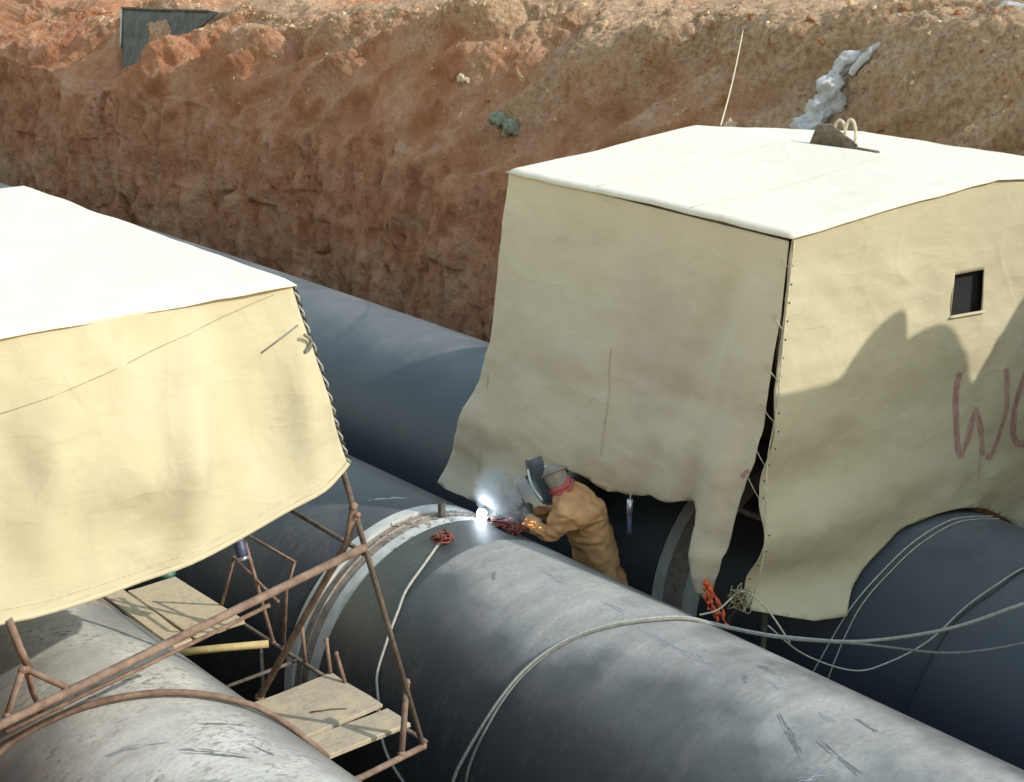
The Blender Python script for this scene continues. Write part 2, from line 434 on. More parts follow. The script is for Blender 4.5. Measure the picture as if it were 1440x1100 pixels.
def build_bank():
    ys = np.concatenate([np.arange(-3, 5, .16), np.arange(5, 17, .024), np.arange(17, 27, .036), np.arange(27, 60, .35)])
    # parameter s: 0..1 floor strip, 1..2 cut face, 2..3 slope, 3..4 crest, then top
    sw = np.linspace(0, 1, 118); ss = np.linspace(0, 1, 96)[1:]; st = np.concatenate([np.linspace(0, 1, 46)[1:], np.array([1.5, 2.4, 4.5, 9])])
    Y, W = np.meshgrid(ys, np.concatenate([sw, 1 + ss, 2 + st]), indexing='ij')
    xb, zb, xc, zc = bank_profile(Y)
    a = np.clip(W, 0, 1); b = np.clip(W - 1, 0, 1); c = np.clip(W - 2, 0, 99)
    x0 = xb - .30
    X = x0 + (xb - x0) * a + (xc - xb) * b + 1.6 * c
    Z = -.05 + (zb + .05) * a + (zc - zb) * (1 - (1 - b) ** 1.55) + .03 * c
    wall = np.clip(1 - (W - .93) / .14, 0, 1); slope = np.clip((W - .93) / .14, 0, 1) * np.clip((2.18 - W) / .3, 0, 1); top = np.clip((W - 1.9) / .3, 0, 1)
    # cut face: bucket grooves, spalled slabs, cracks
    g1 = fbm(X * .2, Y * 1.5, Z * .22, 3, 3) * .13
    g2 = -np.abs(fbm(X * .3, Y * 3.4, Z * .35, 4, 11)) * .16
    v1, v2 = voro(Y * 2.1, Z * 1.15, X * .5, 21)
    slab = (np.clip((v2 - v1) * 3, 0, 1) - 1) * .055 + (_hash(np.floor(Y * 1.7 + .3 * fbm(Y, Z, X, 2, 8)), np.floor(Z * .9 + .4), np.zeros_like(Y), 4) - .5) * .05
    f3 = fbm(X * 5, Y * 5, Z * 3.2, 6, 31, .66) * .075
    holes = -np.clip(fbm(X * 3, Y * 6, Z * 2.4, 3, 77) - .33, 0, 1) * .22
    # bucket teeth: lanes of shallow scoops in three lifts, some fading out, and thin upright cracks
    lift = np.floor(Z / 1.05 + .25 * fbm(Y * .7, Z * 0, Y * 0, 2, 131)); wy = Y + .05 * fbm(Y * 1.2, Z * 1.2, Y * 0, 2, 137) + lift * .37
    lane = np.floor(wy / .165); fr = wy / .165 - lane
    scoop = (np.sin(np.pi * fr) ** .7) * -.035 + (_hash(lane, lift, lane * 0, 12) - .5) * .07
    teeth = scoop * np.clip(fbm(Y * .8, Z * .9, Y * 0, 3, 141) * 2.2 + .45, 0, 1)
    ck = np.abs(fbm(Y * 1.5 + .25 * fbm(Y * 2, Z * 2.4, Y * 0, 3, 151), Z * .28, Y * 0, 2, 149))
    crack = -np.clip(1 - ck / .022, 0, 1) * .10 * np.clip(fbm(Y, Z, Y * 0, 2, 157) * 3, 0, 1)
    dw = g1 + g2 * .8 + slab + f3 + holes + teeth + crack
    # slope: slumped masses, diagonal slides, clods
    dg = fbm(X * .5 + Z * .4, Y * .8 + Z * .9, Z * .6, 4, 41) * .30
    dr = -np.abs(fbm(X * .5, Y * 1.1 + Z * 1.35, Z * .35, 3, 55)) * .34
    c1, c2 = voro(X * 3.6, Y * 3.6, Z * 3.6, 61)
    d1, d2 = voro(X * 8.5, Y * 8.5, Z * 8.5, 62)
    patch = np.clip(fbm(X * .9, Y * .9, Z * .9, 3, 71) * 2.6 + .35, 0, 1)
    crest = np.clip((W - 1.55) / .4, 0, 1)
    clod = (.5 - np.clip(c1, 0, .8)) * .13 * patch * (.25 + .75 * crest) + (.45 - np.clip(d1, 0, .8)) * .075 * np.clip(patch + .2, 0, 1) * (.3 + .7 * crest)
    fs = fbm(X * 6, Y * 6, Z * 6, 6, 33, .68) * .065
    ds = dg + dr + clod + fs
    # named lumps on the slope (y, s, radius, height)
    for (ly, lw, ry, rw, h) in ((19.0, 1.45, .95, .33, .34), (20.6, 1.25, .5, .22, .20), (17.6, 1.72, .6, .20, .20), (16.9, 1.30, .8, .22, .16),
                                (22.1, 1.22, .75, .34, -.30), (12.2, 1.62, .9, .30, .20), (10.4, 1.75, .7, .25, .24), (8.0, 1.55, 1.3, .40, .22), (14.8, 1.80, .7, .2, .22)):
        q = ((Y - ly) / ry) ** 2 + ((W - lw) / rw) ** 2
        ds = ds + h * np.clip(1 - q, 0, 1) ** .6 * (slope > 0)
    dt = fbm(X * 1.1, Y * 1.1, Z, 4, 91) * .16 + clod * .9 + fs
    nx = -wall * 1.0 - slope * .72; nz = slope * .69 + top * 1.0
    far = np.clip((ys[:, None] * 0 + 1), 0, 1)
    d = dw * wall + ds * slope + dt * top * np.clip(1 - (W - 3.0) / 8, .4, 1)
    X2 = X + nx * d * far; Z2 = Z + nz * d * far
    P = np.stack([X2, Y, Z2], -1)
    return grid_mesh('far_bank', P, M['soil'])

bank = tag(build_bank(), kind='structure')
bank_bvh = BVHTree.FromPolygons([v.co[:] for v in bank.data.vertices], [p.vertices[:] for p in bank.data.polygons])

def on_bank(x, y, z):
    """nearest point of the bank seen along its slope normal"""
    n = Vector((-.72, 0, .69))
    h = bank_bvh.ray_cast(Vector((x, y, z)) + n * 2.0, -n)
    return (h[0], h[1]) if h[0] is not None else (Vector((x, y, z)), n)

# trench floor, land beyond, near bank under the viewer
def noisy_sheet(name, xs, ys, zf, mat):
    X, Y = np.meshgrid(xs, ys, indexing='ij')
    return tag(grid_mesh(name, np.stack([X, Y, zf(X, Y)], -1), mat), kind='structure')
noisy_sheet('trench_floor', np.linspace(1.0, 11.6, 70), np.linspace(-6, 60, 260), lambda X, Y: fbm(X * 1.4, Y * 1.4, X * 0, 4, 5) * .05 - .02, M['floor'])
noisy_sheet('ground', np.concatenate([np.linspace(20, 40, 30), np.linspace(45, 900, 12)]), np.linspace(-300, 900, 120), lambda X, Y: 4.55 + fbm(X * .2, Y * .2, X * 0, 3, 5) * .15 - .072 * np.clip(np.clip(Y, 0, 24) - 8, -6, 16) * np.clip((60 - X) / 40, 0, 1), M['ground'])
xs = np.concatenate([np.linspace(-300, -4, 20), np.linspace(-3.5, .35, 14), np.linspace(.45, 1.15, 20)])
noisy_sheet('near_bank', xs, np.concatenate([np.linspace(-300, -6, 16), np.linspace(-5, 20, 120), np.linspace(22, 300, 16)]),
            lambda X, Y: np.where(X < .4, 4.6 + fbm(X, Y, X * 0, 4, 15) * .10, 4.6 - (X - .4) / .75 * 4.75 + fbm(X * 2, Y * 2, X * 0, 4, 19) * .06), M['soil'])

# unseen earth spur added past the right edge, outlined to shadow the right tent
def build_spur():
    edge = np.array([(8.25, .4), (8.33, 3.4), (8.42, 4.8), (8.49, 5.15), (8.73, 5.12), (8.99, 5.1), (9.14, 5.23), (9.33, 5.37), (9.44, 5.41), (9.5, 5.36), (9.41, 5.23), (9.33, 5.13),
                     (9.49, 5.2), (9.64, 5.24), (9.79, 5.23), (9.89, 5.1), (9.87, 4.88), (9.81, 4.72), (9.8, 4.51), (9.93, 4.6), (10.07, 4.76), (10.19, 4.96), (10.38, 5.18), (10.57, 5.41), (11.3, 5.5), (12.4, 5.4), (13, 5.1)])
    e = np.array([tuple(p)[:2] for p in smooth_path([(q[0], q[1], 0) for q in edge], 6)])
    vs_ = np.concatenate([np.linspace(0, 1, 60), np.linspace(1.05, 2, 30)])
    U, V = np.meshgrid(np.arange(len(e)), vs_, indexing='ij')
    H = e[U, 1]; base_x = np.linspace(8.25, 13, len(e))[U]
    Xg = np.where(V <= 1, base_x + (e[U, 0] - base_x) * V ** 2, e[U, 0] + (base_x - e[U, 0]) * (V - 1))
    Zg = np.where(V <= 1, -.05 + (H + .05) * V, H - (V - 1) * 1.2)
    Yg = np.where(V <= 1, 3.55 - .18 * V, 3.37 - (V - 1) * 5)
    d = fbm(Xg * 2.5, Yg * 2.5, Zg * 2.5, 4, 101) * .04
    return tag(grid_mesh('added_shadow_spur', np.stack([Xg, Yg + d, Zg], -1), M['soil']), kind='structure')
build_spur()

# ------------------------------------------------------------------ pipes
def lathe_y(prof, xc, zc, seg=144):
    """prof: list of (y, r) -> verts/faces of a surface of revolution round the pipe axis"""
    v, f = [], []
    for (y, r) in prof:
        for k in range(seg):
            a = 2 * math.pi * k / seg
            v.append((xc + r * math.sin(a), y, zc + r * math.cos(a)))
    for i in range(len(prof) - 1):
        for k in range(seg):
            a = i * seg + k; b = i * seg + (k + 1) % seg
            f.append((a, a + seg, b + seg, b))
    return v, f

def pipe_section(label, xc, y_coat0, y_coat1, mat, bands, group='coated steel pipe sections in the trench'):
    """coating is the thing itself, bands = [(name, y0, y1, r, mat)] bare or pale collars at its end"""
    lo, hi = y_coat0, y_coat1
    ys = list(np.linspace(lo, hi, max(8, int((hi - lo) / .8))))
    prof = [(lo, .955), (lo, .985), (lo, .996), (lo + .006, 1.0)] + [(y, 1.0) for y in ys[1:-1]] + [(hi - .006, 1.0), (hi, .996), (hi, .985), (hi, .955), (lo, .955)]
    v, f = lathe_y(prof, xc, 1.1)
    o = mesh_obj('pipe_section', v, f, mat)
    o.data.polygons.foreach_set('use_smooth', [True] * len(o.data.polygons))
    try: o.data.set_sharp_from_angle(angle=R(35))
    except Exception: pass
    tag(o, label, 'pipe', group)
    for (nm, y0, y1, r, m) in bands:
        bv = r - .03
        v, f = lathe_y([(y0, bv), (y0, r - .003), (y0 + .004, r), ((y0 + y1) / 2, r), (y1 - .004, r), (y1, r - .003), (y1, bv), (y0, bv)], xc, 1.1)
        b = mesh_obj(nm, v, f, m, o)
        try: b.data.set_sharp_from_angle(angle=R(35))
        except Exception: pass
    return o

XA, XB, XC = 8.56, 5.96, 3.38
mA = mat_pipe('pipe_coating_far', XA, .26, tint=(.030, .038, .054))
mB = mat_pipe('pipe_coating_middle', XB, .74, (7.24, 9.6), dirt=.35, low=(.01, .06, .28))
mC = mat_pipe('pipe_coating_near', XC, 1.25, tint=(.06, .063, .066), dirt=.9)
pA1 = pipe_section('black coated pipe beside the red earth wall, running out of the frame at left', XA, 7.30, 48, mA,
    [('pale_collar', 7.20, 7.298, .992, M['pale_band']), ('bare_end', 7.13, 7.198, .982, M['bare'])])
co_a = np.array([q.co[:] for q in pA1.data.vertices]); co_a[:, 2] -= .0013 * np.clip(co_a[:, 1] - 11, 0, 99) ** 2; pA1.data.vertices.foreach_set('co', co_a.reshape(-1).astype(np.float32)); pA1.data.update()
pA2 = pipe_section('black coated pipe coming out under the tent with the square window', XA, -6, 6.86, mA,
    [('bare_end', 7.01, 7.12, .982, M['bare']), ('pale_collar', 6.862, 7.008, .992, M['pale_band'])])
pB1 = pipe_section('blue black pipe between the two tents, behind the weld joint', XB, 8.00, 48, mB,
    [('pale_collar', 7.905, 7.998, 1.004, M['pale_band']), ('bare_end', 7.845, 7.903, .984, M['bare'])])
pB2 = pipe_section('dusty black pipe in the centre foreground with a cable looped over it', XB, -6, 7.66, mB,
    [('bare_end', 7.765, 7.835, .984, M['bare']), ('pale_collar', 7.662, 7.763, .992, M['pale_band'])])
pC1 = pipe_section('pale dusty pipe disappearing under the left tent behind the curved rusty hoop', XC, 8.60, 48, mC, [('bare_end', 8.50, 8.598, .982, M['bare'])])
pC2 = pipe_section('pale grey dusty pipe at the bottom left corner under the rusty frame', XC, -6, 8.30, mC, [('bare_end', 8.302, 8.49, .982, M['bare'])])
v, f = lathe_y([(7.835 + .008 * math.sin(k), .975 + .016 * s) for k, s in enumerate((0, 1, 1.3, 1, 0))], XB, 1.1, 160)
mesh_obj('weld_bead', v, f, M['bare'], pB2)
v, f = lathe_y([(7.125 + .008 * math.sin(k), .975 + .012 * s) for k, s in enumerate((0, 1, 1.3, 1, 0))], XA, 1.1, 160)
mesh_obj('weld_bead', v, f, M['bare'], pA2)

def on_pipe(xc, x, y, lift=0.0):
    """point on the upper surface of a pipe"""
    dx = max(-1, min(1, (x - xc)))
    return Vector((xc + dx * (1 + lift), y, 1.1 + math.sqrt(max(0, 1 - dx * dx)) * (1 + lift)))

def scuff(pipe, xc, p0, p1, w, m, seed, name='scuff_mark'):
    """ragged scrape that follows the curve of the pipe; p=(x,y)"""
    r2 = random.Random(seed); v, f = [], []
    a0 = math.asin(p0[0] - xc); a1 = math.asin(p1[0] - xc); da, dy = a1 - a0, p1[1] - p0[1]; L = math.hypot(da, dy) or 1
    ua, uy = da / L, dy / L
    for k in range(16):
        t0 = r2.uniform(0, .8); t1 = min(1, t0 + r2.uniform(.12, .4)); off = r2.gauss(0, .33) * w; ww = r2.uniform(.0012, .0042)
        b0 = len(v)
        for i in range(5):
            t = t0 + (t1 - t0) * i / 4; o_ = off + r2.uniform(-.1, .1) * w; wd_ = ww * (.3 + math.sin(math.pi * i / 4))
            for s_ in (-1, 1):
                aa = a0 + ua * L * t - uy * (o_ + s_ * wd_); yy = p0[1] + uy * L * t + ua * (o_ + s_ * wd_)
                v.append((xc + 1.0014 * math.sin(aa), yy, 1.1 + 1.0014 * math.cos(aa)))
        f += [(b0 + 2 * i, b0 + 2 * i + 1, b0 + 2 * i + 3, b0 + 2 * i + 2) for i in range(4)]
    return mesh_obj(name, v, f, m, pipe, False)

for i, (a, b, w, m) in enumerate([
        ((5.91, 5.77), (5.905, 5.23), .045, 'scuff2'), ((5.827, 4.716), (5.62, 4.376), .028, 'scuff'), ((5.761, 4.385), (5.69, 4.06), .024, 'scuff'),
        ((5.50, 4.30), (5.66, 4.16), .075, 'scuff2'), ((5.98, 5.05), (5.90, 4.98), .03, 'scuff'), ((6.02, 4.92), (5.99, 4.80), .03, 'scuff2'),
        ((6.05, 4.4), (6.02, 4.2), .022, 'scuff'), ((5.95, 4.55), (5.93, 4.4), .02, 'scuff2'), ((6.02, 6.7), (5.99, 6.5), .018, 'scuff2'), ((5.80, 6.9), (5.72, 6.82), .014, 'scuff'),
        ((6.12, 5.1), (6.10, 4.95), .03, 'scuff'), ((6.0, 6.15), (5.99, 5.98), .03, 'scuff2')]):
    scuff(pB2, XB, a, b, w * 1.1, M[m], 40 + i)
scuff(pB1, XB, (5.862, 8.306), (6.11, 8.162), .03, M['pale_band'], 90, 'pale_scrape')
for i, (a, b, w, m) in enumerate([((3.30, 6.35), (3.55, 6.05), .05, 'scuff'), ((3.05, 6.6), (3.32, 6.42), .03, 'scuff2'), ((3.5, 6.5), (3.72, 6.42), .02, 'scuff'),
                                  ((3.15, 6.05), (3.35, 5.95), .06, 'scuff2'), ((3.62, 6.2), (3.68, 6.05), .016, 'scuff'), ((3.0, 6.3), (3.15, 6.1), .03, 'scuff')]):
    scuff(pC2, XC, a, b, w * .9, M[m], 70 + i)

# ------------------------------------------------------------------ canvas tents
def cloth(name, poly, fn, mat, parent, step=.035, holes=(), thick=.004):
    """flat outline (a,b) cut into a fine net, then mapped to 3-D by fn(a,b)->(x,y,z)"""
    bm = bmesh.new()
    bm.faces.new([bm.verts.new((a, b, 0)) for a, b in poly])
    bm.normal_update()
    A = [p[0] for p in poly]; B = [p[1] for p in poly]
    cuts_a = list(np.arange(min(A) + step, max(A), step)); cuts_b = list(np.arange(min(B) + step, max(B), step))
    for (a0, a1, b0, b1) in holes:
        cuts_a += [a0, a1]; cuts_b += [b0, b1]
    for c in cuts_a:
        bmesh.ops.bisect_plane(bm, geom=bm.verts[:] + bm.edges[:] + bm.faces[:], plane_co=(c, 0, 0), plane_no=(1, 0, 0), dist=1e-5)
    for c in cuts_b:
        bmesh.ops.bisect_plane(bm, geom=bm.verts[:] + bm.edges[:] + bm.faces[:], plane_co=(0, c, 0), plane_no=(0, 1, 0), dist=1e-5)
    for (a0, a1, b0, b1) in holes:
        kill = [f for f in bm.faces if a0 < f.calc_center_median().x < a1 and b0 < f.calc_center_median().y < b1]
        bmesh.ops.delete(bm, geom=kill, context='FACES')
    co = np.array([v.co[:2] for v in bm.verts])
    P = fn(co[:, 0], co[:, 1])
    for v, p in zip(bm.verts, P): v.co = p
    bmesh.ops.recalc_face_normals(bm, faces=bm.faces[:])
    o = bm_obj(name, bm, mat, parent)
    s = o.modifiers.new('thickness', 'SOLIDIFY'); s.thickness = thick; s.offset = 0
    return o

def fold(a, b, seed, amp, fa, fb, oct=3):
    return fbm(a * fa, b * fb, a * 0 + seed, oct, seed) * amp

# ---- right tent, over the far pipe
tA = thing('welding_tent', 'cream canvas tent with a square black window and red painted letters', 'tent', (8.7, 7.0, 0), 'canvas welding tents')

def fA_side(a, b):      # a = y, b = z ; the near long side, hanging torn
    x = 7.2 - .087 * (4.13 - b)
    low = np.clip((3.4 - b) / 1.6, 0, 1)
    k = np.exp(-((a - (6.0 + (4.1 - b) * .16)) / .10) ** 2) - .8 * np.exp(-((a - (6.22 + (4.1 - b) * .20)) / .09) ** 2)
    d = fold(a, b, 5, .09, 1.6, 1.0) * (.3 + low) + k * .06 * np.clip((4.1 - b), 0, 1.2) + fold(a, b, 9, .03, 2.4, 6) * (.35 + low)
    d = d + .045 * np.exp(-((a - (6.05 + (4.1 - b) * .33)) / .07) ** 2) * np.clip((4.1 - b) * 1.2, 0, 1) - .04 * np.exp(-((a - (6.2 + (4.1 - b) * .40)) / .09) ** 2) * np.clip((4.1 - b) * 1.2, 0, 1)
    d = d + .03 * np.sin(b * 9 + a * 1.4) * low * np.clip(fold(a, b, 4, 2, .8, .8) + .4, 0, 1)
    d = d * np.clip((4.13 - b) / .35, 0, 1)
    return np.stack([x - d, a, b], -1)
polyA_side = [(8.39, 4.135), (5.922, 4.095), (5.925, 3.66), (5.955, 3.14), (5.995, 2.74), (6.085, 2.49), (6.165, 2.14), (6.20, 1.99), (6.235, 1.86), (6.25, 1.80), (6.262, 1.83),
              (6.28, 1.745), (6.305, 1.785), (6.335, 1.80), (6.352, 1.87), (6.375, 1.97), (6.425, 2.10), (6.475, 2.262), (6.53, 2.30), (6.62, 2.285), (6.70, 2.262), (6.79, 2.245), (6.87, 2.25), (6.96, 2.215),
              (7.05, 2.20), (7.13, 2.205), (7.21, 2.185), (7.29, 2.20), (7.37, 2.225), (7.46, 2.245), (7.54, 2.24), (7.60, 2.255), (7.68, 2.18), (7.74, 1.95),
              (7.80, 1.76), (8.12, 1.695), (8.25, 1.72), (8.44, 1.735), (8.70, 1.72), (8.955, 1.734), (8.92, 1.83), (8.76, 2.22), (8.60, 2.62), (8.476, 2.923), (8.44, 3.4)]
cloth('side_cloth', polyA_side, fA_side, M['canvas_shade'], tA, .033)

def fA_end(a, b):       # a = x, b = z ; gable end with the window
    low = np.clip((3.3 - b) / 1.3, 0, 1)
    d = fold(a, b, 15, .08, 1.3, 1.3) * (.35 + low) + low * .085 * np.sin(b * 8.5 - .55 * (a - 7) ** 2 * 2 + 1.2) * np.exp(-((a - 7.25) / .9) ** 2)
    d = d + .03 * np.clip((7.6 - a) / .5, 0, 1) * np.sin(b * 5 + 1) * low + fold(a, b, 18, .024, 3, 4)
    d = d * np.clip((4.25 - b) / .35, .1, 1)
    return np.stack([a, 5.9 - .19 * (a - 7.2) - d, b], -1)
arc = [(XA + 1.035 * math.sin(t), 1.1 + 1.035 * math.cos(t)) for t in np.linspace(-1.02, 1.02, 40)]
polyA_end = [(7.205, 4.125), (7.17, 3.6), (7.115, 3.1), (7.085, 2.75), (7.065, 2.2), (7.05, 1.79), (7.2, 1.735), (7.45, 1.655)] + arc + [(10.42, 1.7), (10.3, 4.13), (8.75, 4.305)]
win = (8.495, 8.748, 3.46, 3.725)
eA = cloth('end_cloth', polyA_end, fA_end, M['canvas'], tA, .033, [win])
# window: dark mesh behind the hole, hem round it, rolled flap below
def on_endA(x, z, out=.004):
    p = fA_end(np.array([x]), np.array([z]))[0]
    return Vector((p[0] - .186 * out, p[1] - .98 * out, p[2]))
q = [on_endA(x, z, -.05) for x, z in ((8.47, 3.44), (8.775, 3.44), (8.775, 3.75), (8.47, 3.75))]
q2 = [p + Vector((0, .01, 0)) for p in q]
mesh_obj('window_mesh', q + q2, [(0, 1, 2, 3), (7, 6, 5, 4), (0, 4, 5, 1), (1, 5, 6, 2), (2, 6, 7, 3), (3, 7, 4, 0)], M['window'], eA, False)
for nm, pts in (('window_flap', [on_endA(x, 3.452, .012) for x in np.linspace(8.48, 8.765, 8)]),):
    tube(nm, pts, .008, M['canvas'], eA)
for pts in ([(8.49, 3.46), (8.49, 3.73)], [(8.755, 3.73), (8.755, 3.46)]):
    tube('window_hem', [on_endA(*p, .001) for p in pts], .004, M['canvas'], eA)

def stroke(name, pts, w, surf, mat, parent, seed=0):
    """brushed paint stroke lying on the cloth"""
    r2 = random.Random(seed); p2 = smooth_path([Vector((a, b, 0)) for a, b in pts], 7); v, f = [], []
    nb = 9; n_ = len(p2)
    for k in range(nb):
        off = ((k + .5) / nb - .5) * w; i = 0
        while i < n_ - 1:
            run = r2.randint(3, 16); j = min(n_ - 1, i + run)
            if r2.random() < (.92 if abs(off) < w * .3 else .6):
                b0 = len(v)
                for q in range(i, j + 1):
                    d = (p2[min(q + 1, n_ - 1)] - p2[max(q - 1, 0)]).normalized(); nn = Vector((-d.y, d.x, 0)); o_ = off + r2.uniform(-.1, .1) * w / nb
                    for s_ in (-1, 1):
                        c_ = p2[q] + nn * (o_ + s_ * w / nb * r2.uniform(.35, .55)); v.append(surf(c_.x, c_.y, .0042 + .0002 * (k % 2)))
                f += [(b0 + 2 * q, b0 + 2 * q + 1, b0 + 2 * q + 3, b0 + 2 * q + 2) for q in range(j - i)]
            i = j + (r2.randint(0, 2) if r2.random() < .5 else 0)
    return mesh_obj(name, v, f, mat, parent, False)
stroke('painted_letter', [(8.617, 3.07), (8.60, 2.9), (8.61, 2.72), (8.625, 2.58), (8.653, 2.50), (8.70, 2.57), (8.738, 2.71), (8.768, 2.80), (8.80, 2.72), (8.83, 2.6), (8.863, 2.456)], .05, on_endA, M['paint'], eA, 1)
stroke('painted_letter', [(8.982, 3.044), (9.01, 2.88), (9.022, 2.739), (8.99, 2.56), (8.947, 2.44), (8.90, 2.46)], .045, on_endA, M['paint'], eA, 2)
stroke('painted_letter', [(9.17, 3.0), (9.12, 2.85), (9.10, 2.70), (9.118, 2.58), (9.176, 2.49), (9.28, 2.475), (9.36, 2.52)], .05, on_endA, M['paint'], eA, 3)
stroke('paint_drip', [(8.83, 2.46), (8.84, 2.32), (8.835, 2.2)], .018, on_endA, M['paint2'], eA, 4)
def on_sideA(y, z, out=.004):
    p = fA_side(np.array([y]), np.array([z]))[0]
    return Vector((p[0] - out, p[1], p[2]))
sA = [c for c in tA.children if c.name.startswith('side_cloth')][0]
stroke('paint_mark', [(7.263, 3.15), (7.265, 3.0), (7.25, 2.8), (7.253, 2.67), (7.256, 2.43)], .013, on_sideA, M['paint2'], sA, 5)
stroke('paint_mark', [(6.08, 2.62), (6.05, 2.66), (6.02, 2.68)], .03, on_sideA, M['paint'], sA, 6)

def fA_back(a, b): return np.stack([a, 8.40 - .19 * (a - 7.2) + .04 * (4.13 - b) + fold(a, b, 25, .03, 1.5, 1.5), b], -1)
cloth('back_cloth', [(7.2, 4.12), (7.0, 1.75), (7.5, 1.7)] + arc + [(10.42, 1.7), (10.3, 4.11), (8.75, 4.29)], fA_back, M['canvas'], tA, .07)
def fA_far(a, b): return np.stack([10.3 + .087 * (4.13 - b) + fold(a, b, 35, .04, 1.5, 1.5), a, b], -1)
cloth('side_cloth', [(5.31, 4.11), (7.84, 4.1), (8.0, 1.75), (5.25, 1.75)], fA_far, M['canvas'], tA, .07)

def roof_fn(e1, r1, f1, e2, r2, f2, seed):
    e1, r1, f1, e2, r2, f2 = [np.array(p) for p in (e1, r1, f1, e2, r2, f2)]
    def fn(a, b):   # a 0..2 across (eave, ridge, far eave), b 0..1 along
        n_ = np.clip(a, 0, 1)[:, None]; m_ = np.clip(a - 1, 0, 1)[:, None]; bb = b[:, None]
        P0 = e1 + (r1 - e1) * n_ + (f1 - r1) * m_; P1 = e2 + (r2 - e2) * n_ + (f2 - r2) * m_
        P = P0 + (P1 - P0) * bb
        sag = np.sin(np.pi * np.clip(a % 1.0, 0, 1)) * np.sin(np.pi * b) * .022
        P[:, 2] += -sag + fold(a * 1.5, b * 2.4, seed, .016, 1.5, 1.5) + fold(a, b, seed + 3, .006, 7, 9)
        lip = np.clip(.012 - np.minimum(np.minimum(a, 2 - a), np.minimum(b, 1 - b)) * 1.0, 0, 1)
        P[:, 2] -= lip * 2.2
        return P
    return fn
def roof(parent, e1, r1, f1, e2, r2, f2, seed):
    fn = roof_fn(e1, r1, f1, e2, r2, f2, seed)
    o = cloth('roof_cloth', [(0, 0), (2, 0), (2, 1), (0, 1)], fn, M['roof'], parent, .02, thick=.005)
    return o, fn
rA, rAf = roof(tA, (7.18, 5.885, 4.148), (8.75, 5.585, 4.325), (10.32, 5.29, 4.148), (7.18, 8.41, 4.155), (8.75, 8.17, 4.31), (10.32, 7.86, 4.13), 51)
# stitched seams on the roof
for t_ in (.33, .66):
    p = rAf(np.linspace(0.02, .98, 14), np.full(14, t_)); tube('roof_seam', [Vector(x) + Vector((0, 0, .002)) for x in p], .004, M['canvas'], rA, 5)

def frame_tube(parent, pts, r=.021, mat='steel_dark', name='frame_tube', **k):
    o = tube(name, pts, r * .86, M[mat], parent, 9, **k)
    if parent.get('welded') and name in ('brace', 'stanchion_foot', 'base_rail', 'stub_post', 'bracket', 'leg_strut', 'side_rail'):
        for p in (pts[0], pts[-1]):      # lumpy weld round the joint
            bm = bmesh.new(); bmesh.ops.create_icosphere(bm, subdivisions=2, radius=r * 1.12)
            for q in bm.verts: q.co *= rng.uniform(.85, 1.12)
            bmesh.ops.translate(bm, vec=p, verts=bm.verts); bm_obj('weld_lump', bm, M['rust'], o if False else parent)
    return o
for (a, b) in (((7.245, 5.99, 4.10), (7.245, 5.99, 0.0)), ((7.245, 8.30, 4.10), (7.245, 8.36, 0.0)), ((10.25, 5.42, 4.08), (10.30, 5.42, 0.0)), ((10.25, 7.8, 4.08), (10.30, 7.8, 0.0))):
    frame_tube(tA, [a, b], .024, name='leg')
frame_tube(tA, [(7.25, 5.96, 4.09), (7.25, 8.33, 4.10)], name='eave_rail'); frame_tube(tA, [(10.24, 5.42, 4.08), (10.24, 7.8, 4.08)], name='eave_rail')
frame_tube(tA, [(8.75, 5.66, 4.26), (8.75, 8.1, 4.26)], name='ridge_pole')
frame_tube(tA, [(7.26, 5.99, 2.3), (7.26, 8.33, 2.3)], name='frame_tube')
frame_tube(tA, [(7.25, 6.0, 1.95), (7.25, 6.5, 1.2)], name='brace')
frame_tube(tA, [(7.26, 5.98, 4.08), (8.75, 5.69, 4.25)], name='rafter'); frame_tube(tA, [(10.24, 5.42, 4.08), (8.75, 5.69, 4.25)], name='rafter')
# lacing between the side and the end cloth
lace_s = [(5.945, 3.98), (5.948, 3.66), (5.962, 3.36), (5.98, 3.1), (6.0, 2.85), (6.03, 2.66)]
lace_e = [(7.19, 3.94), (7.165, 3.56), (7.135, 3.26), (7.11, 3.0), (7.09, 2.72), (7.075, 2.5)]
for i in range(6):
    a = on_sideA(lace_s[i][0] + .02, lace_s[i][1], .006); b = on_endA(lace_e[i][0] + .012, lace_e[i][1], .006)
    tube('lace', [a, (a + b) / 2 + Vector((-.012, -.012, -.004)), b], .0026, M['cord'], tA, 5)
tube('edge_cord', [on_endA(x, z, .008) for x, z in [(7.215, 4.1), (7.18, 3.6), (7.128, 3.1), (7.096, 2.75), (7.076, 2.2), (7.062, 1.82)]], .006, M['cord'], tA, 6, True)
for i in range(20):     # eyelets along the laced edge
    z = 3.95 - i * .11; x = float(np.interp(z, [1.79, 2.2, 2.75, 3.1, 3.6, 4.12], [7.05, 7.065, 7.085, 7.115, 7.17, 7.205])) + .03
    v, f = tube_geo([on_endA(x, z, .002), on_endA(x, z, .006)], .0055, 8)
    mesh_obj('eyelet', v, f, M['window'], tA)

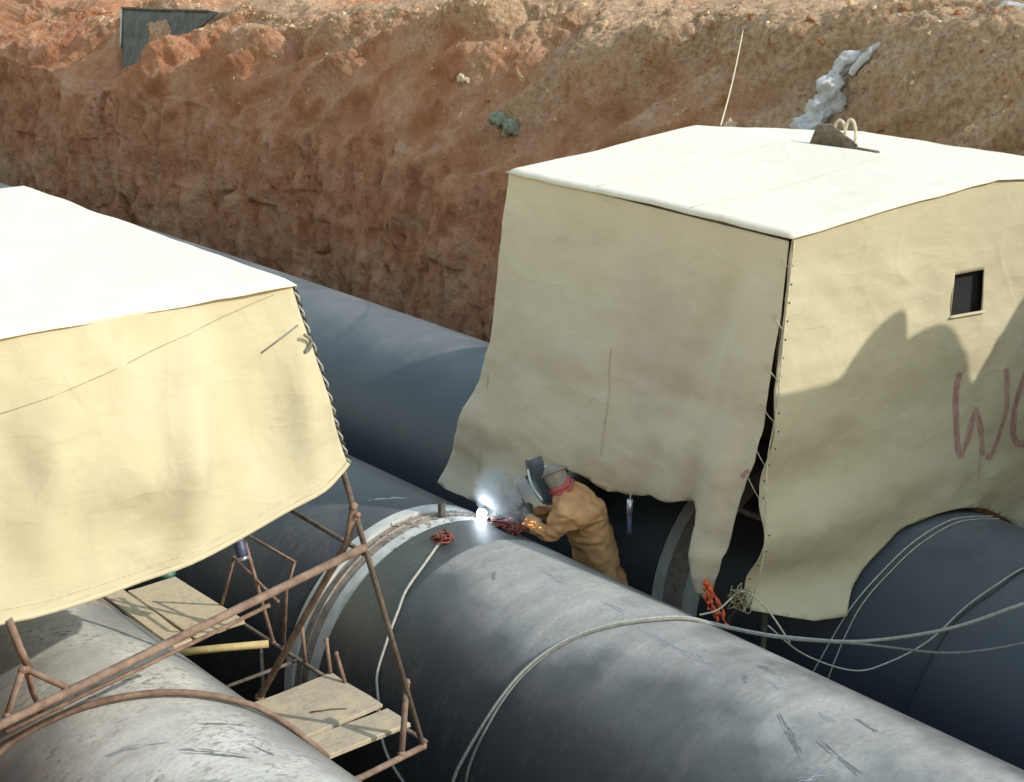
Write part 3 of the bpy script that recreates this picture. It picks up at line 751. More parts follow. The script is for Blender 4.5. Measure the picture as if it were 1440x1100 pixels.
# ---- left tent, over the near pipe
tC = thing('welding_tent', 'cream canvas tent at left on a splayed rusty tube frame above the pale pipe', 'tent', (2.9, 8.2, 0), 'canvas welding tents')
tC['welded'] = 1
def fC_end(a, b):
    low = np.clip((4.1 - b) / .9, 0, 1)
    ridge_ = np.exp(-((a - 3.72 - (4.1 - b) * -.18) / .13) ** 2) * .15 + np.exp(-((a - 4.26 - (4.1 - b) * .05) / .09) ** 2) * .09 + np.exp(-((a - 3.0 - (4.1 - b) * -.25) / .16) ** 2) * .10
    d = ridge_ * low + fold(a, b, 61, .15, 1.5, .8) * (.25 + low) + fold(a, b, 66, .022, 4, 3)
    hem_z = np.interp(a, [1.15, 2.2, 2.54, 2.885, 3.25, 3.78, 4.1, 4.31, 4.495], [3.2, 2.99, 2.98, 2.957, 2.963, 3.012, 3.075, 3.128, 3.225])
    d = d * np.clip((b - hem_z) / .45, .22, 1); roll = 0
    return np.stack([a, 6.68 - .157 * (4.19 - b) - .03 * (4.3 - a) - d + roll, b], -1)
polyC_end = [(4.305, 4.19), (4.34, 3.98), (4.395, 3.68), (4.44, 3.45), (4.495, 3.225), (4.44, 3.185), (4.31, 3.128), (4.1, 3.075), (3.78, 3.012), (3.5, 2.985), (3.25, 2.963), (3.05, 2.957), (2.885, 2.957), (2.7, 2.968), (2.54, 2.98),
             (2.2, 2.99), (1.6, 3.05), (1.15, 3.2), (1.2, 4.16), (2.75, 4.235)]
eC = cloth('end_cloth', polyC_end, fC_end, M['canvas'], tC, .033)
def on_endC(x, z, out=.004):
    p = fC_end(np.array([x]), np.array([z]))[0]
    return Vector((p[0], p[1] - out, p[2]))
tube('hem', [on_endC(a, b + .012, .004) for a, b in polyC_end[4:18]], .014, M['canvas'], eC, 8, True, 4)
tube('stitched_seam', [on_endC(x, z, .004) for x, z in zip(np.linspace(2.4, 4.2, 18), np.linspace(3.84, 4.155, 18))], .0018, M['straw'], eC, 5)
tube('stitched_seam', [on_endC(x, float(np.interp(x, [2.5, 2.885, 3.25, 3.78, 4.31], [3.02, 2.99, 2.99, 3.04, 3.16])) + .03, .004) for x in np.linspace(2.5, 4.3, 20)], .0022, M['cord'], eC, 5)
def fC_right(a, b): return np.stack([4.305 + .176 * (4.19 - b) + fold(a, b, 71, .03, 1.4, 1.4), a, b], -1)
cloth('side_cloth', [(6.70, 4.185), (9.74, 4.195), (9.95, 3.1), (7.3, 3.14), (6.56, 3.24)], fC_right, M['canvas'], tC, .06)
def fC_left(a, b): return np.stack([1.2 - .176 * (4.19 - b) + fold(a, b, 73, .03, 1.4, 1.4), a, b], -1)
cloth('side_cloth', [(6.66, 4.15), (9.7, 4.15), (9.9, 2.8), (6.5, 2.8)], fC_left, M['canvas'], tC, .08)
def fC_back(a, b): return np.stack([a, 9.74 + .15 * (4.19 - b) + fold(a, b, 75, .04, 1.4, 1.4), b], -1)
cloth('back_cloth', [(4.305, 4.18), (4.49, 2.95), (1.0, 2.95), (1.2, 4.14), (2.75, 4.22)], fC_back, M['canvas'], tC, .07)
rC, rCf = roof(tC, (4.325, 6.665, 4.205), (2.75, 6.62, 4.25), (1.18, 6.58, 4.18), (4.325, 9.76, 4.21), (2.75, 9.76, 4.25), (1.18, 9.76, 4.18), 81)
legs_C = [((4.303, 6.70, 4.17), (4.764, 6.283, 1.572)), ((4.303, 9.72, 4.17), (4.77, 10.1, 1.57)), ((1.2, 6.68, 4.14), (.98 + .75, 6.25, 1.57)), ((1.2, 9.72, 4.14), (1.73, 10.1, 1.57))]
for a, b in legs_C[:2]: frame_tube(tC, [a, b], .019, 'steel_dark', 'leg')
for a, b in legs_C[2:]: frame_tube(tC, [a, b], .019, 'steel_dark', 'leg')
frame_tube(tC, [(4.29, 6.7, 4.15), (4.29, 9.7, 4.16)], .018, name='eave_rail'); frame_tube(tC, [(1.22, 6.7, 4.12), (1.22, 9.7, 4.12)], .018, name='eave_rail')
frame_tube(tC, [(2.75, 6.68, 4.20), (2.75, 9.7, 4.20)], .018, name='ridge_pole')
frame_tube(tC, [(4.545, 6.47, 2.765), (2.464, 6.366, 2.545), (1.75, 6.33, 2.47)], .026, 'rust_pink', 'cross_bar')
frame_tube(tC, [(3.95, 6.47, 2.62), (3.2, 6.43, 2.545), (2.5, 6.40, 2.48)], .013, 'rust_pink', 'cross_bar')
frame_tube(tC, [(4.505, 6.50, 3.0), (4.50, 6.56, 2.78), (4.314, 7.226, 1.64)], .023, 'rust_pink', 'brace')
frame_tube(tC, [(4.52, 6.49, 2.95), (4.50, 6.62, 2.70)], .017, 'rust', 'brace')
hoop = [(XC + 1.03 * math.sin(t), 0, 1.1 + 1.03 * math.cos(t)) for t in np.linspace(-1.35, .62, 16)]
hoop = [(x, 7.18 - max(0, x - 2.76) * .44 if x > 2.76 else 7.18, z) for x, _, z in hoop] + [(4.12, 6.55, 1.80), (4.26, 6.46, 1.62)]
frame_tube(tC, hoop, .021, 'rust_pink', 'hoop', smooth=True, n=4)
frame_tube(tC, [(2.585, 6.44, 3.0), (2.615, 6.42, 2.85), (2.66, 6.45, 2.72)], .022, 'rust_pink', 'stanchion')
frame_tube(tC, [(2.64, 6.43, 2.735), (2.80, 6.40, 2.60)], .018, 'rust_pink', 'stanchion_foot')
frame_tube(tC, [(2.64, 6.43, 2.735), (2.80, 6.78, 2.42), (2.98, 7.13, 2.09)], .018, 'rust', 'stanchion_foot')
frame_tube(tC, [(2.62, 6.43, 2.74), (2.51, 6.39, 2.56)], .019, 'rust_pink', 'stanchion_foot')
frame_tube(tC, [(4.764, 6.283, 1.572), (4.29, 6.20, 1.61), (4.02, 6.16, 1.66)], .021, 'rust_pink', 'base_rail')
frame_tube(tC, [(4.72, 6.36, 1.95), (4.60, 6.26, 1.60)], .020, 'rust_pink', 'brace')
frame_tube(tC, [(4.79, 6.29, 1.585), (4.79, 10.1, 1.585)], .016, 'steel_dark', 'platform_rail')
frame_tube(tC, [(4.262, 6.45, 1.575), (4.262, 10.1, 1.575)], .014, 'steel_dark', 'platform_rail')
for y in (6.95, 7.55, 8.2, 8.9): frame_tube(tC, [(4.245, y, 1.58), (4.80, y, 1.58)], .013, 'steel_dark', 'cross_rail')
frame_tube(tC, [(4.62, 7.42, 2.70), (4.56, 6.50, 2.72)], .016, 'steel_dark', 'side_rail')
frame_tube(tC, [(4.62, 8.9, 2.66), (4.62, 7.40, 2.70)], .016, 'steel_dark', 'side_rail')
for a, b in (((4.79, 7.47, 1.59), (4.79, 7.49, 1.84)), ((4.79, 7.20, 1.60), (4.80, 7.25, 1.83)), ((4.79, 7.04, 1.60), (4.80, 7.15, 1.78))):
    frame_tube(tC, [a, b], .014, 'rust', 'stub_post')
frame_tube(tC, [(4.78, 8.12, 2.28), (4.79, 7.82, 1.59)], .015, 'rust', 'leg_strut')
frame_tube(tC, [(4.80, 8.16, 2.225), (4.80, 7.55, 2.225), (4.80, 7.66, 2.0), (4.80, 7.72, 1.60)], .013, 'rust', 'bracket')
frame_tube(tC, [(4.78, 8.22, 2.03), (4.78, 8.42, 1.60)], .012, 'rust', 'bracket'); frame_tube(tC, [(4.78, 8.22, 2.03), (4.79, 7.75, 1.9)], .012, 'rust', 'bracket')
frame_tube(tC, [(4.3, 8.0, 1.55), (4.6, 7.55, 1.18)], .014, 'steel_dark', 'brace'); frame_tube(tC, [(4.75, 7.9, 1.55), (4.5, 7.5, 1.15)], .014, 'steel_dark', 'brace')
# small angle plate sticking out of the tent side
pl = [(4.40, 6.90, 3.66), (4.66, 6.93, 3.555), (4.66, 6.99, 3.505), (4.42, 6.92, 3.52)]
mesh_obj('angle_plate', [Vector(p) for p in pl] + [Vector(p) + Vector((0, .012, 0)) for p in pl], [(3, 2, 1, 0), (4, 5, 6, 7), (0, 1, 5, 4), (1, 2, 6, 5), (2, 3, 7, 6), (3, 0, 4, 7)], M['steel_dark'], tC, False)
# twisted rope laced down the corner
edgeC = [(4.305, 4.19), (4.34, 3.98), (4.395, 3.68), (4.44, 3.45), (4.495, 3.225)]
rp = smooth_path([on_endC(a + .018, b, -.012) for a, b in edgeC], 8)
for ph in (0, math.pi):
    pts = []
    pp = []
    for i in range(len(rp) - 1):
        for k in range(4): pp.append(rp[i].lerp(rp[i + 1], k / 4))
    for i, p in enumerate(pp):
        a = i * .62 + ph; pts.append(p + Vector((math.cos(a), math.sin(a), 0)) * .006)
    tube('corner_rope', pts, .006, M['rope'] if ph else M['dark_cable'], tC, 6)
for i, (x, z) in enumerate(((4.345, 3.90),)):      # knot hanging at the corner
    c0 = on_endC(x - .02, z, .02)
    pts = [c0 + Vector((math.cos(a * 2.1) * .022, -.006 * math.sin(a), math.sin(a) * .05)) for a in np.linspace(0, 6.3, 16)]
    tube('knot', pts, .008, M['cable'], tC, 6)
tube('loose_string', [on_endC(4.30, 3.99, .01), on_endC(4.2, 3.94, .012), on_endC(4.085, 3.89, .008)], .004, M['cable'], tC, 5)

# ------------------------------------------------------------------ planks and things on the staging
def plank(label, c, s, mat, rotz=0, group=None, seed=0):
    bm = box_geo((0, 0, 0), s, rotz, .006)
    r2 = random.Random(seed)
    bmesh.ops.subdivide_edges(bm, edges=[e for e in bm.edges if e.calc_length() > .2], cuts=3)
    for v in bm.verts: v.co += Vector((r2.uniform(-.004, .004), r2.uniform(-.004, .004), r2.uniform(-.002, .002)))
    o = bm_obj('plank', bm, mat, None, False); o.location = c
    return tag(o, label, 'plank', group)
plank('wide grey plank lying between the pipes at the foot of the left tent frame', (4.535, 6.965, 1.617), (.55, .50, .03), M['wood'], .02, 'staging boards', 1)
plank('narrow tan plank across the gap, nearest the camera', (4.53, 6.565, 1.617), (.56, .22, .03), M['wood'], -.03, 'staging boards', 2)
plank('large sandy board on the staging half under the left tent', (4.60, 8.56, 1.617), (.36, .86, .03), M['board'], .01, 'staging boards', 3)
plank('broken sandy board beside the pale pipe under the left tent', (4.345, 8.62, 1.609), (.14, .98, .03), M['board'], -.02, 'staging boards', 4)
tag(tube('timber_bar', [(4.25, 8.02, 1.63), (4.46, 7.90, 1.635), (4.72, 7.765, 1.63)], .024, M['yellow'], None, 7), 'yellow timber bar bridging the dark gap beside the pale pipe', 'bar')
tag(tube('welding_rod', [(4.44, 6.90, 1.637), (4.55, 6.85, 1.637), (4.62, 6.80, 1.637)], .0045, M['steel_dark'], None, 6), 'thin welding rod lying on the wide grey plank', 'rod')
# canister tied to the strut
can = thing('canister', 'small silver and navy canister hanging under the left tent hem', 'canister', (4.74, 8.02, 2.12))
ax = Vector((.0, -.45, -.9)).normalized(); c0 = Vector((4.72, 8.08, 2.27))
def seg_cyl(nm, a, b, r, m, parent, seg=16): return tube(nm, [c0 + ax * a, c0 + ax * (a + .006), c0 + ax * (b - .006), c0 + ax * b], [r * .9, r, r, r * .9], m, parent, seg)
seg_cyl('cap', -.02, .06, .034, M['metal'], can); seg_cyl('label_band', .06, .16, .036, M['navy'], can); seg_cyl('base_ring', .16, .185, .036, M['metal'], can)
# green plastic dome on the boards
gd = bmesh.new(); bmesh.ops.create_uvsphere(gd, u_segments=20, v_segments=12, radius=.09)
bmesh.ops.delete(gd, geom=[v for v in gd.verts if v.co.z < -.005], context='VERTS')
for v in gd.verts: v.co.z *= .62; v.co.x *= .8
g_o = bm_obj('basin', gd, M['green']); g_o.location = (4.74, 9.07, 1.634); tag(g_o, 'upturned green plastic basin at the edge of the sandy board', 'basin')
sl = g_o.modifiers.new('thickness', 'SOLIDIFY'); sl.thickness = .004

# ------------------------------------------------------------------ cables and ropes
def cable(name, pts, r, mat, label, cat, group=None, seg=7, n=7):
    return tag(tube(name, pts, r, M[mat], None, seg, True, n), label, cat, group)
loop = [(4.965, 6.31, 1.05), (4.968, 6.27, 1.29), (5.029, 6.21, 1.479), (5.185, 6.146, 1.739), (5.36, 6.107, 1.906), (5.566, 6.041, 2.025), (5.794, 5.936, 2.091), (6.021, 5.826, 2.103), (6.245, 5.76, 2.064), (6.454, 5.70, 1.978)]
def push(p, r):    # keep a point just outside the middle pipe
    d = Vector((p[0] - XB, 0, p[2] - 1.1)); L = d.length
    d = d / L * max(1 + r, L if L > 1.03 else 1 + r); return (XB + d.x, p[1], 1.1 + d.z)
cable('hoist_cable', [push(p, .012) for p in loop] + [(6.62, 5.56, 1.93), (6.85, 5.45, 1.86), (7.2, 5.215, 1.81), (7.4, 4.78, 1.99), (7.55, 4.40, 2.245), (7.78, 3.9, 2.6), (8.2, 3.62, 3.1), (8.7, 3.30, 3.6)], .0105, 'rope',
      'pale cable looped over the central pipe and rising to the right edge', 'cable', 'cables slung across the pipes')
loop2 = [(4.985, 6.16, 1.0), (4.975, 6.17, 1.29), (5.04, 6.16, 1.479), (5.20, 6.125, 1.739), (5.375, 6.087, 1.906), (5.58, 6.021, 2.025), (5.80, 5.915, 2.091), (6.03, 5.80, 2.103), (6.25, 5.735, 2.064), (6.46, 5.67, 1.978)]
cable('hoist_cable', [push(p, .010) for p in loop2] + [(6.64, 5.53, 1.92), (6.87, 5.42, 1.85), (7.2, 5.19, 1.80), (7.4, 4.75, 1.85), (7.5, 4.34, 2.04), (7.7, 3.9, 2.3), (8.15, 3.62, 2.65), (8.7, 3.30, 3.05)], .0085, 'cable',
      'grey cable doubled beside the pale one, sagging lower toward the right edge', 'cable', 'cables slung across the pipes')
cable('thin_wire', [(6.80, 5.59, 1.90), (7.0, 5.474, 1.691), (7.2, 5.254, 1.601), (7.42, 5.16, 1.62), (7.66, 5.06, 1.72), (7.90, 4.98, 1.90), (8.10, 4.90, 2.02), (8.30, 4.84, 2.09), (8.6, 4.7, 2.125)], .005, 'wire',
      'thin wire sagging below the thick cables in front of the right tent', 'wire', 'thin wires on the far pipe')
def pushA(p): 
    d = Vector((p[0] - XA, 0, p[2] - 1.1)).normalized() * 1.008; return (XA + d.x, p[1], 1.1 + d.z)
cable('thin_wire', [pushA(p) for p in [(8.75, 4.72, 2.1), (8.50, 4.78, 2.1), (8.293, 4.854, 2.074), (8.072, 4.898, 1.984), (7.854, 5.009, 1.823), (7.70, 5.05, 1.62), (7.611, 5.08, 1.446), (7.57, 5.115, 1.3), (7.555, 5.16, 1.0)]], .006, 'dark_cable',
      'dark thin cable draped over the far pipe at the right edge', 'wire', 'thin wires on the far pipe')
cable('thin_wire', [pushA(p) for p in [(7.56, 5.86, 1.15), (7.58, 5.80, 1.3), (7.726, 5.70, 1.67), (7.969, 5.62, 1.919), (8.22, 5.58, 2.051), (8.544, 5.54, 2.11), (8.9, 5.48, 2.04)]], .006, 'wire',
      'pale wire following the tent hem round the far pipe', 'wire', 'thin wires on the far pipe')
cable('thin_wire', [pushA(p) for p in [(7.56, 5.72, 1.1), (7.59, 5.69, 1.32), (7.74, 5.64, 1.69), (7.985, 5.57, 1.93), (8.23, 5.53, 2.055), (8.544, 5.49, 2.11), (8.9, 5.43, 2.04)]], .005, 'wire',
      'second pale wire a hand beside the one along the tent hem', 'wire', 'thin wires on the far pipe')
def pushB(p, r=.009):
    d = Vector((p[0] - XB, 0, p[2] - 1.1)).normalized() * (1 + r); return (XB + d.x, p[1], 1.1 + d.z)
cable('earth_lead', [pushB(p) for p in [(5.80, 7.43, 2.09), (5.766, 7.42, 2.086), (5.63, 7.352, 2.049), (5.42, 7.282, 1.947), (5.306, 7.22, 1.863), (5.181, 7.165, 1.736), (5.07, 7.12, 1.566), (5.015, 7.04, 1.442), (4.975, 6.95, 1.25), (4.96, 6.8, 1.1)]] + [(4.99, 6.5, .9)], .009, 'wire',
      'pale earth lead running from the red cord bundle down the central pipe', 'cable')
gr_top = on_bank(12.15, 10.5, 4.35)[0]
cable('guy_rope', [Vector((8.95, 8.06, 4.30)).lerp(gr_top, t) - Vector((0, 0, .06 * math.sin(math.pi * t))) for t in (0, .25, .5, .75, 1)], .006, 'cord', 'thin guy rope from the right tent ridge up to the earth bank', 'rope')

def tangle(name, c, size, n, r, mat, label, cat, seed, flat=.5, group=None):
    r2 = random.Random(seed); v, f = [], []
    for k in range(n):
        p = Vector(c) + Vector((r2.uniform(-.5, .5) * size[0], r2.uniform(-.5, .5) * size[1], r2.uniform(0, .5) * size[2])); pts = [p]
        for i in range(6):
            pts.append(Vector(c) + Vector((r2.uniform(-.6, .6) * size[0], r2.uniform(-.6, .6) * size[1], r2.uniform(-.05, .9) * size[2] * flat)))
        vv, ff = tube_geo(smooth_path(pts, 5), r, 5, len(v)); v += vv; f += ff
    return tag(mesh_obj(name, v, f, M[mat]), label, cat, group)
tangle('cord_bundle', (5.83, 7.44, 2.105), (.10, .10, .10), 7, .007, 'red', 'dark red cord bundle knotted on top of the central pipe', 'cord', 3)
tangle('straw_tangle', (6.93, 5.92, 1.84), (.08, .12, .18), 6, .0035, 'straw', 'tangle of dry straw coloured cord at the foot of the right tent corner', 'cord', 5, 1.0)
tag(tube('tie_cord', [(6.60, 5.95, 1.90), (6.80, 5.98, 1.86), (6.95, 5.93, 1.95), (7.04, 5.82, 1.86), (7.10, 5.66, 1.66)], .006, M['cord'], None, 6, True), 'pale tie cord stretched from the tent corner over the dark gap', 'cord')
# orange ribbon tied to the torn strip
v, f = [], []
r2 = random.Random(9)
for k in range(7):
    p = Vector((6.955 - .01 * k % .03, 6.22 + r2.uniform(-.05, .05), 1.93 - r2.uniform(0, .04))); pts = [p]
    for i in range(5): p = p + Vector((r2.uniform(-.012, .006), r2.uniform(-.045, .012), -r2.uniform(.025, .055))); pts.append(p)
    vv, ff = tube_geo(smooth_path(pts, 4), [.009 + .006 * math.sin(i) for i in range(21)], 5, len(v)); v += vv; f += ff
tag(mesh_obj('ribbon', v, f, M['orange']), 'bright orange ribbon knotted on the torn strip of the right tent', 'ribbon')
# hanging torch under the torn hem
ht = thing('torch_handle', 'thin silver and dark torch hanging under the torn tent hem', 'torch', (7.03, 6.96, 1.95))
tube('hook', [(7.03, 6.975, 2.30), (7.02, 6.975, 2.24), (7.015, 6.972, 2.18)], .006, M['wire'], ht, 6)
tube('head', [(7.015, 6.973, 2.21), (7.01, 6.97, 2.11)], .02, M['metal'], ht, 10); tube('grip', [(7.01, 6.97, 2.11), (7.005, 6.962, 2.0), (7.0, 6.958, 1.97)], .017, M['navy'], ht, 10)

# ------------------------------------------------------------------ things on the bank and on the tent roof
def crumple(name, path, radii, mat, seed, amp, label, cat):
    pts = smooth_path(path, 16); n = len(pts); ra = list(np.interp(np.linspace(0, 1, n), np.linspace(0, 1, len(radii)), radii))
    v, f = tube_geo(pts, ra, 40)
    P = np.array([tuple(q) for q in v]); C0 = np.repeat(np.array([tuple(p) for p in pts]), 40, 0)
    d = 1 - np.abs(fbm(P[:, 0] * 6, P[:, 1] * 6, P[:, 2] * 6, 4, seed, .6)) * 2.0 * amp + fbm(P[:, 0] * 15, P[:, 1] * 15, P[:, 2] * 5, 3, seed + 3) * amp * .8
    P = C0 + (P - C0) * d[:, None]
    return tag(mesh_obj(name, P, f, M[mat], None, True), label, cat)
def bk(x, y, z, up): 
    p, n = on_bank(x, y, z); return p + Vector((-.72, 0, .69)) * up
crumple('plastic_sheet', [bk(12.0, 9.10, 4.4, .03), bk(11.85, 9.25, 4.25, .08), bk(11.65, 9.18, 4.05, .10), bk(11.48, 9.22, 3.88, .08), bk(11.3, 9.3, 3.7, .06)], [.03, .10, .07, .14, .15, .12, .18, .05], 'plastic', 5, .55,
        'crumpled grey plastic sheeting trailing down the bank behind the right tent', 'plastic sheet')
crumple('plastic_scrap', [bk(12.1, 8.9, 4.4, .02), bk(11.98, 8.98, 4.3, .04), bk(11.85, 9.06, 4.2, .03)], [.02, .05, .03], 'plastic', 8, .5, 'small plastic tail beside the top of the grey sheeting', 'plastic sheet')
crumple('rag', [bk(11.55, 13.75, 3.3, .02), bk(11.55, 13.5, 3.33, .07), bk(11.5, 13.3, 3.25, .02)], [.02, .10, .06, .11, .03], 'rag', 9, .95, 'grey green rag lying on the earth bank', 'rag')
crumple('plastic_scrap', [bk(12.5, 7.75, 4.8, .02), bk(12.45, 7.9, 4.8, .05), bk(12.4, 8.0, 4.8, .02)], [.02, .06, .02], 'plastic', 12, .5, 'white scrap on the bank crest at the right edge', 'plastic sheet')
# half buried dark sheet in the bank, a lipped steel panel with torn lower corner
def sheet_pt(a, b):   # a along y, b up the panel
    return Vector((12.05 + .30 * b, 22.95 - 2.8 * a, 2.98 + .86 * b + .17 * a))
sheet_poly = [(0, 1), (.9, 1.0), (1.0, .98), (.80, .62), (.62, .40), (.50, .30), (.42, .05), (.16, -.05), (.08, .35)]
sheet = thing('dark_sheet', 'charcoal sheet half buried in the bank at upper left', 'sheet', (12.1, 21.8, 2.9))
bm = bmesh.new()
bm.faces.new([bm.verts.new(sheet_pt(a, b)) for a, b in sheet_poly])
bmesh.ops.triangulate(bm, faces=bm.faces[:]); bmesh.ops.subdivide_edges(bm, edges=bm.edges[:], cuts=5, use_grid_fill=True)
for v_ in bm.verts:
    n_ = float(fbm(np.array([v_.co.y * 1.7]), np.array([v_.co.z * 1.7]), np.array([0.0]), 3, 5)[0]); v_.co.x += n_ * .05 - .34
so = bm_obj('panel', bm, M['sheet'], sheet); so.modifiers.new('thickness', 'SOLIDIFY').thickness = .02
tube('panel_lip', [sheet_pt(0, 1) + Vector((-.36, 0, .01)), sheet_pt(.45, 1) + Vector((-.36, 0, .0)), sheet_pt(.9, 1.0) + Vector((-.36, 0, .005))], .02, M['steel_dark'], sheet, 6)
tube('panel_lip', [sheet_pt(0, 1) + Vector((-.36, 0, .01)), sheet_pt(.08, .35) + Vector((-.36, 0, 0))], .015, M['pale_band'], sheet, 6)
# rusty lifting bracket with rope grommets at the ridge of the right tent
lb = thing('lifting_bracket', 'dark rusty bracket with rope loops at the back of the right tent roof', 'bracket', (8.95, 7.0, 4.3))
bp = [(8.86, 7.16, 4.285), (8.86, 7.10, 4.43), (8.90, 7.02, 4.44), (8.92, 6.80, 4.33), (8.92, 6.78, 4.28)]
mesh_obj('plate', [Vector(p) for p in bp] + [Vector(p) + Vector((.05, .04, 0)) for p in bp], [(0, 1, 2, 3, 4), (9, 8, 7, 6, 5)] + [(i, (i + 1) % 5 + 0, (i + 1) % 5 + 5, i + 5) for i in range(5)], M['steel_dark'], lb, False)
for k, (y, h, r_) in enumerate(((6.96, .12, .05), (6.87, .14, .045))):
    tube('rope_loop', [Vector((8.93, y + math.cos(a) * r_, 4.38 + math.sin(a) * h * .8)) for a in np.linspace(-.6, 3.9, 14)], .011, M['cord'], lb, 7, True, 2)
tube('base_bar', [(8.92, 7.1, 4.305), (8.92, 6.62, 4.30)], .016, M['steel_dark'], lb, 7)

# ------------------------------------------------------------------ clods and stones on the bank
def rock_mesh(seed, mat):
    bm = bmesh.new(); bmesh.ops.create_icosphere(bm, subdivisions=2, radius=1)
    r2 = random.Random(seed); dirs = [Vector((r2.gauss(0, 1), r2.gauss(0, 1), r2.gauss(0, 1))).normalized() for _ in range(14)]
    cut = [r2.uniform(.42, .8) for _ in dirs]
    for v in bm.verts:
        for d, c in zip(dirs, cut):
            k = v.co.dot(d)
            if k > c: v.co -= d * (k - c)
    me = bpy.data.meshes.new('clod'); bm.to_mesh(me); bm.free(); me.materials.append(mat); return me
def rock_mesh_sharp(seed, mat):
    me = rock_mesh(seed, mat); r2 = random.Random(seed + 50)
    for v in me.vertices:
        v.co *= .8 + .35 * (math.sin(v.co.x * 5 + seed) * math.sin(v.co.y * 6) + r2.uniform(-.12, .12))
    return me
rocks = [rock_mesh_sharp(i, M[m]) for i, m in enumerate(['clod', 'clod', 'clod2', 'clod3', 'clod', 'clod3'])]
clods = []
for i in range(1500):
    y = rng.uniform(5.5, 25); w = rng.random()
    xb, zb, xc, zc = [float(q) for q in bank_profile(np.array(y))]
    if rng.random() < .8: t = rng.gauss(.97, .13)
    else: t = rng.uniform(.15, 1.0)
    if t > 1.02: x, z = xc + (t - 1.0) * 5, zc
    else: x, z = xb + (xc - xb) * t, zb + (zc - zb) * t
    p, n = on_bank(x, y, z)
    s = min(.10, max(.014, rng.lognormvariate(-3.45, .5)))
    kk = rng.choice((0, 0, 1, 1, 4, 4, 3, 5, 3, 5, 2))
    if kk == 2: s = min(s, .04)
    clods.append((s, p, n, kk, rng.random()))
clods.sort(key=lambda c: -c[0])
kinds = ['pale sandy clod', 'pale sandy clod', 'chalky white stone', 'red brown clod', 'pale sandy clod', 'red brown clod']
def rock_mat(c):
    s, p, n, k, q = c; r2 = random.Random(int(q * 1e6))
    return Matrix.Translation(p + n * s * .25) @ Matrix.Rotation(r2.uniform(0, 6.28), 4, Vector((r2.gauss(0, 1), r2.gauss(0, 1), r2.gauss(0, 1))).normalized()) @ Matrix.Diagonal((s, s * r2.uniform(.7, 1.1), s * r2.uniform(.55, .9), 1))
def clod_label(c):
    s, p, n, k, q = c
    _, zb, _, zc = [float(t) for t in bank_profile(np.array(p.y))]
    high = 'on the crest' if p.z > zc - .22 else ('high on the slope' if p.z > (zb + zc) / 2 else 'low on the slope')
    where = 'beside the dark sheet' if p.y > 20 else ('above the left tent' if p.y > 16.2 else ('between the two tents' if p.y > 13.2 else ('above the right tent ridge' if p.y > 9.6 else 'near the grey plastic sheeting' if p.y > 8.2 else 'near the right edge')))
    size = 'large' if s > .062 else ('middling' if s > .045 else 'small')
    return f'{size} {kinds[k]} {high} of the bank {where}'
n_single = len([c for c in clods if c[0] > .043][:230])
for c in clods[:n_single]:
    o = bpy.data.objects.new('clod', rocks[c[3]]); o.matrix_world = rock_mat(c); col.objects.link(o)
    k = kinds[c[3]]; tag(o, clod_label(c), 'stone' if 'stone' in k else 'clod', k + 's on the far bank')
v, f, mi = [], [], []
for c in clods[n_single:]:
    mw = rock_mat(c); b0 = len(v); me = rocks[c[3]]
    v += [mw @ q.co for q in me.vertices]; f += [tuple(b0 + i for i in q.vertices) for q in me.polygons]; mi += [{0: 0, 1: 0, 4: 0, 2: 1, 3: 2, 5: 2}[c[3]]] * len(me.polygons)
tag(mesh_obj('gravel', v, f, None, None, False, [M['clod'], M['clod2'], M['clod3']], mi), 'fine gravel and crumbs scattered over the far bank', 'gravel', kind='stuff')
# the white chunk that stands out on the slope
p, n = on_bank(11.8, 14.45, 3.6)
for (dy, s, k) in ((0, .085, 2), (.17, .06, 3), (-.10, .045, 2)):
    o = bpy.data.objects.new('clod', rocks[k]); o.location = p + Vector((-.03, dy, .03)); o.scale = (s, s * 1.1, s * .9); o.rotation_euler = (dy * 9, .4, dy * 20); col.objects.link(o)
    tag(o, {0: 'white chunk standing out in the middle of the bank slope', .17: 'red lump touching the white chunk on the left', -.10: 'small white bit touching the white chunk on the right'}[dy], 'stone')

# ------------------------------------------------------------------ the welder
def skin_mesh(joints, bones, radii, sub=2, root=0):
    me = bpy.data.meshes.new('skin'); me.from_pydata([tuple(j) for j in joints], bones, [])
    o = bpy.data.objects.new('skin_tmp', me); col.objects.link(o)
    s = o.modifiers.new('skin', 'SKIN'); s.use_smooth_shade = True
    for i, r_ in enumerate(radii):
        sv = me.skin_vertices[0].data[i]; sv.radius = r_ if isinstance(r_, tuple) else (r_, r_); sv.use_root = (i == root)
    o.modifiers.new('sub', 'SUBSURF').levels = sub
    o.modifiers['sub'].render_levels = sub
    dg = bpy.context.evaluated_depsgraph_get(); dg.update()
    m2 = bpy.data.meshes.new_from_object(o.evaluated_get(dg))
    bpy.data.objects.remove(o); bpy.data.meshes.remove(me)
    m2.polygons.foreach_set('use_smooth', [True] * len(m2.polygons))
    return m2
wd = thing('person', 'person in a tan work jacket bending over the weld behind a dark face shield', 'person', (7.2, 7.25, 0))
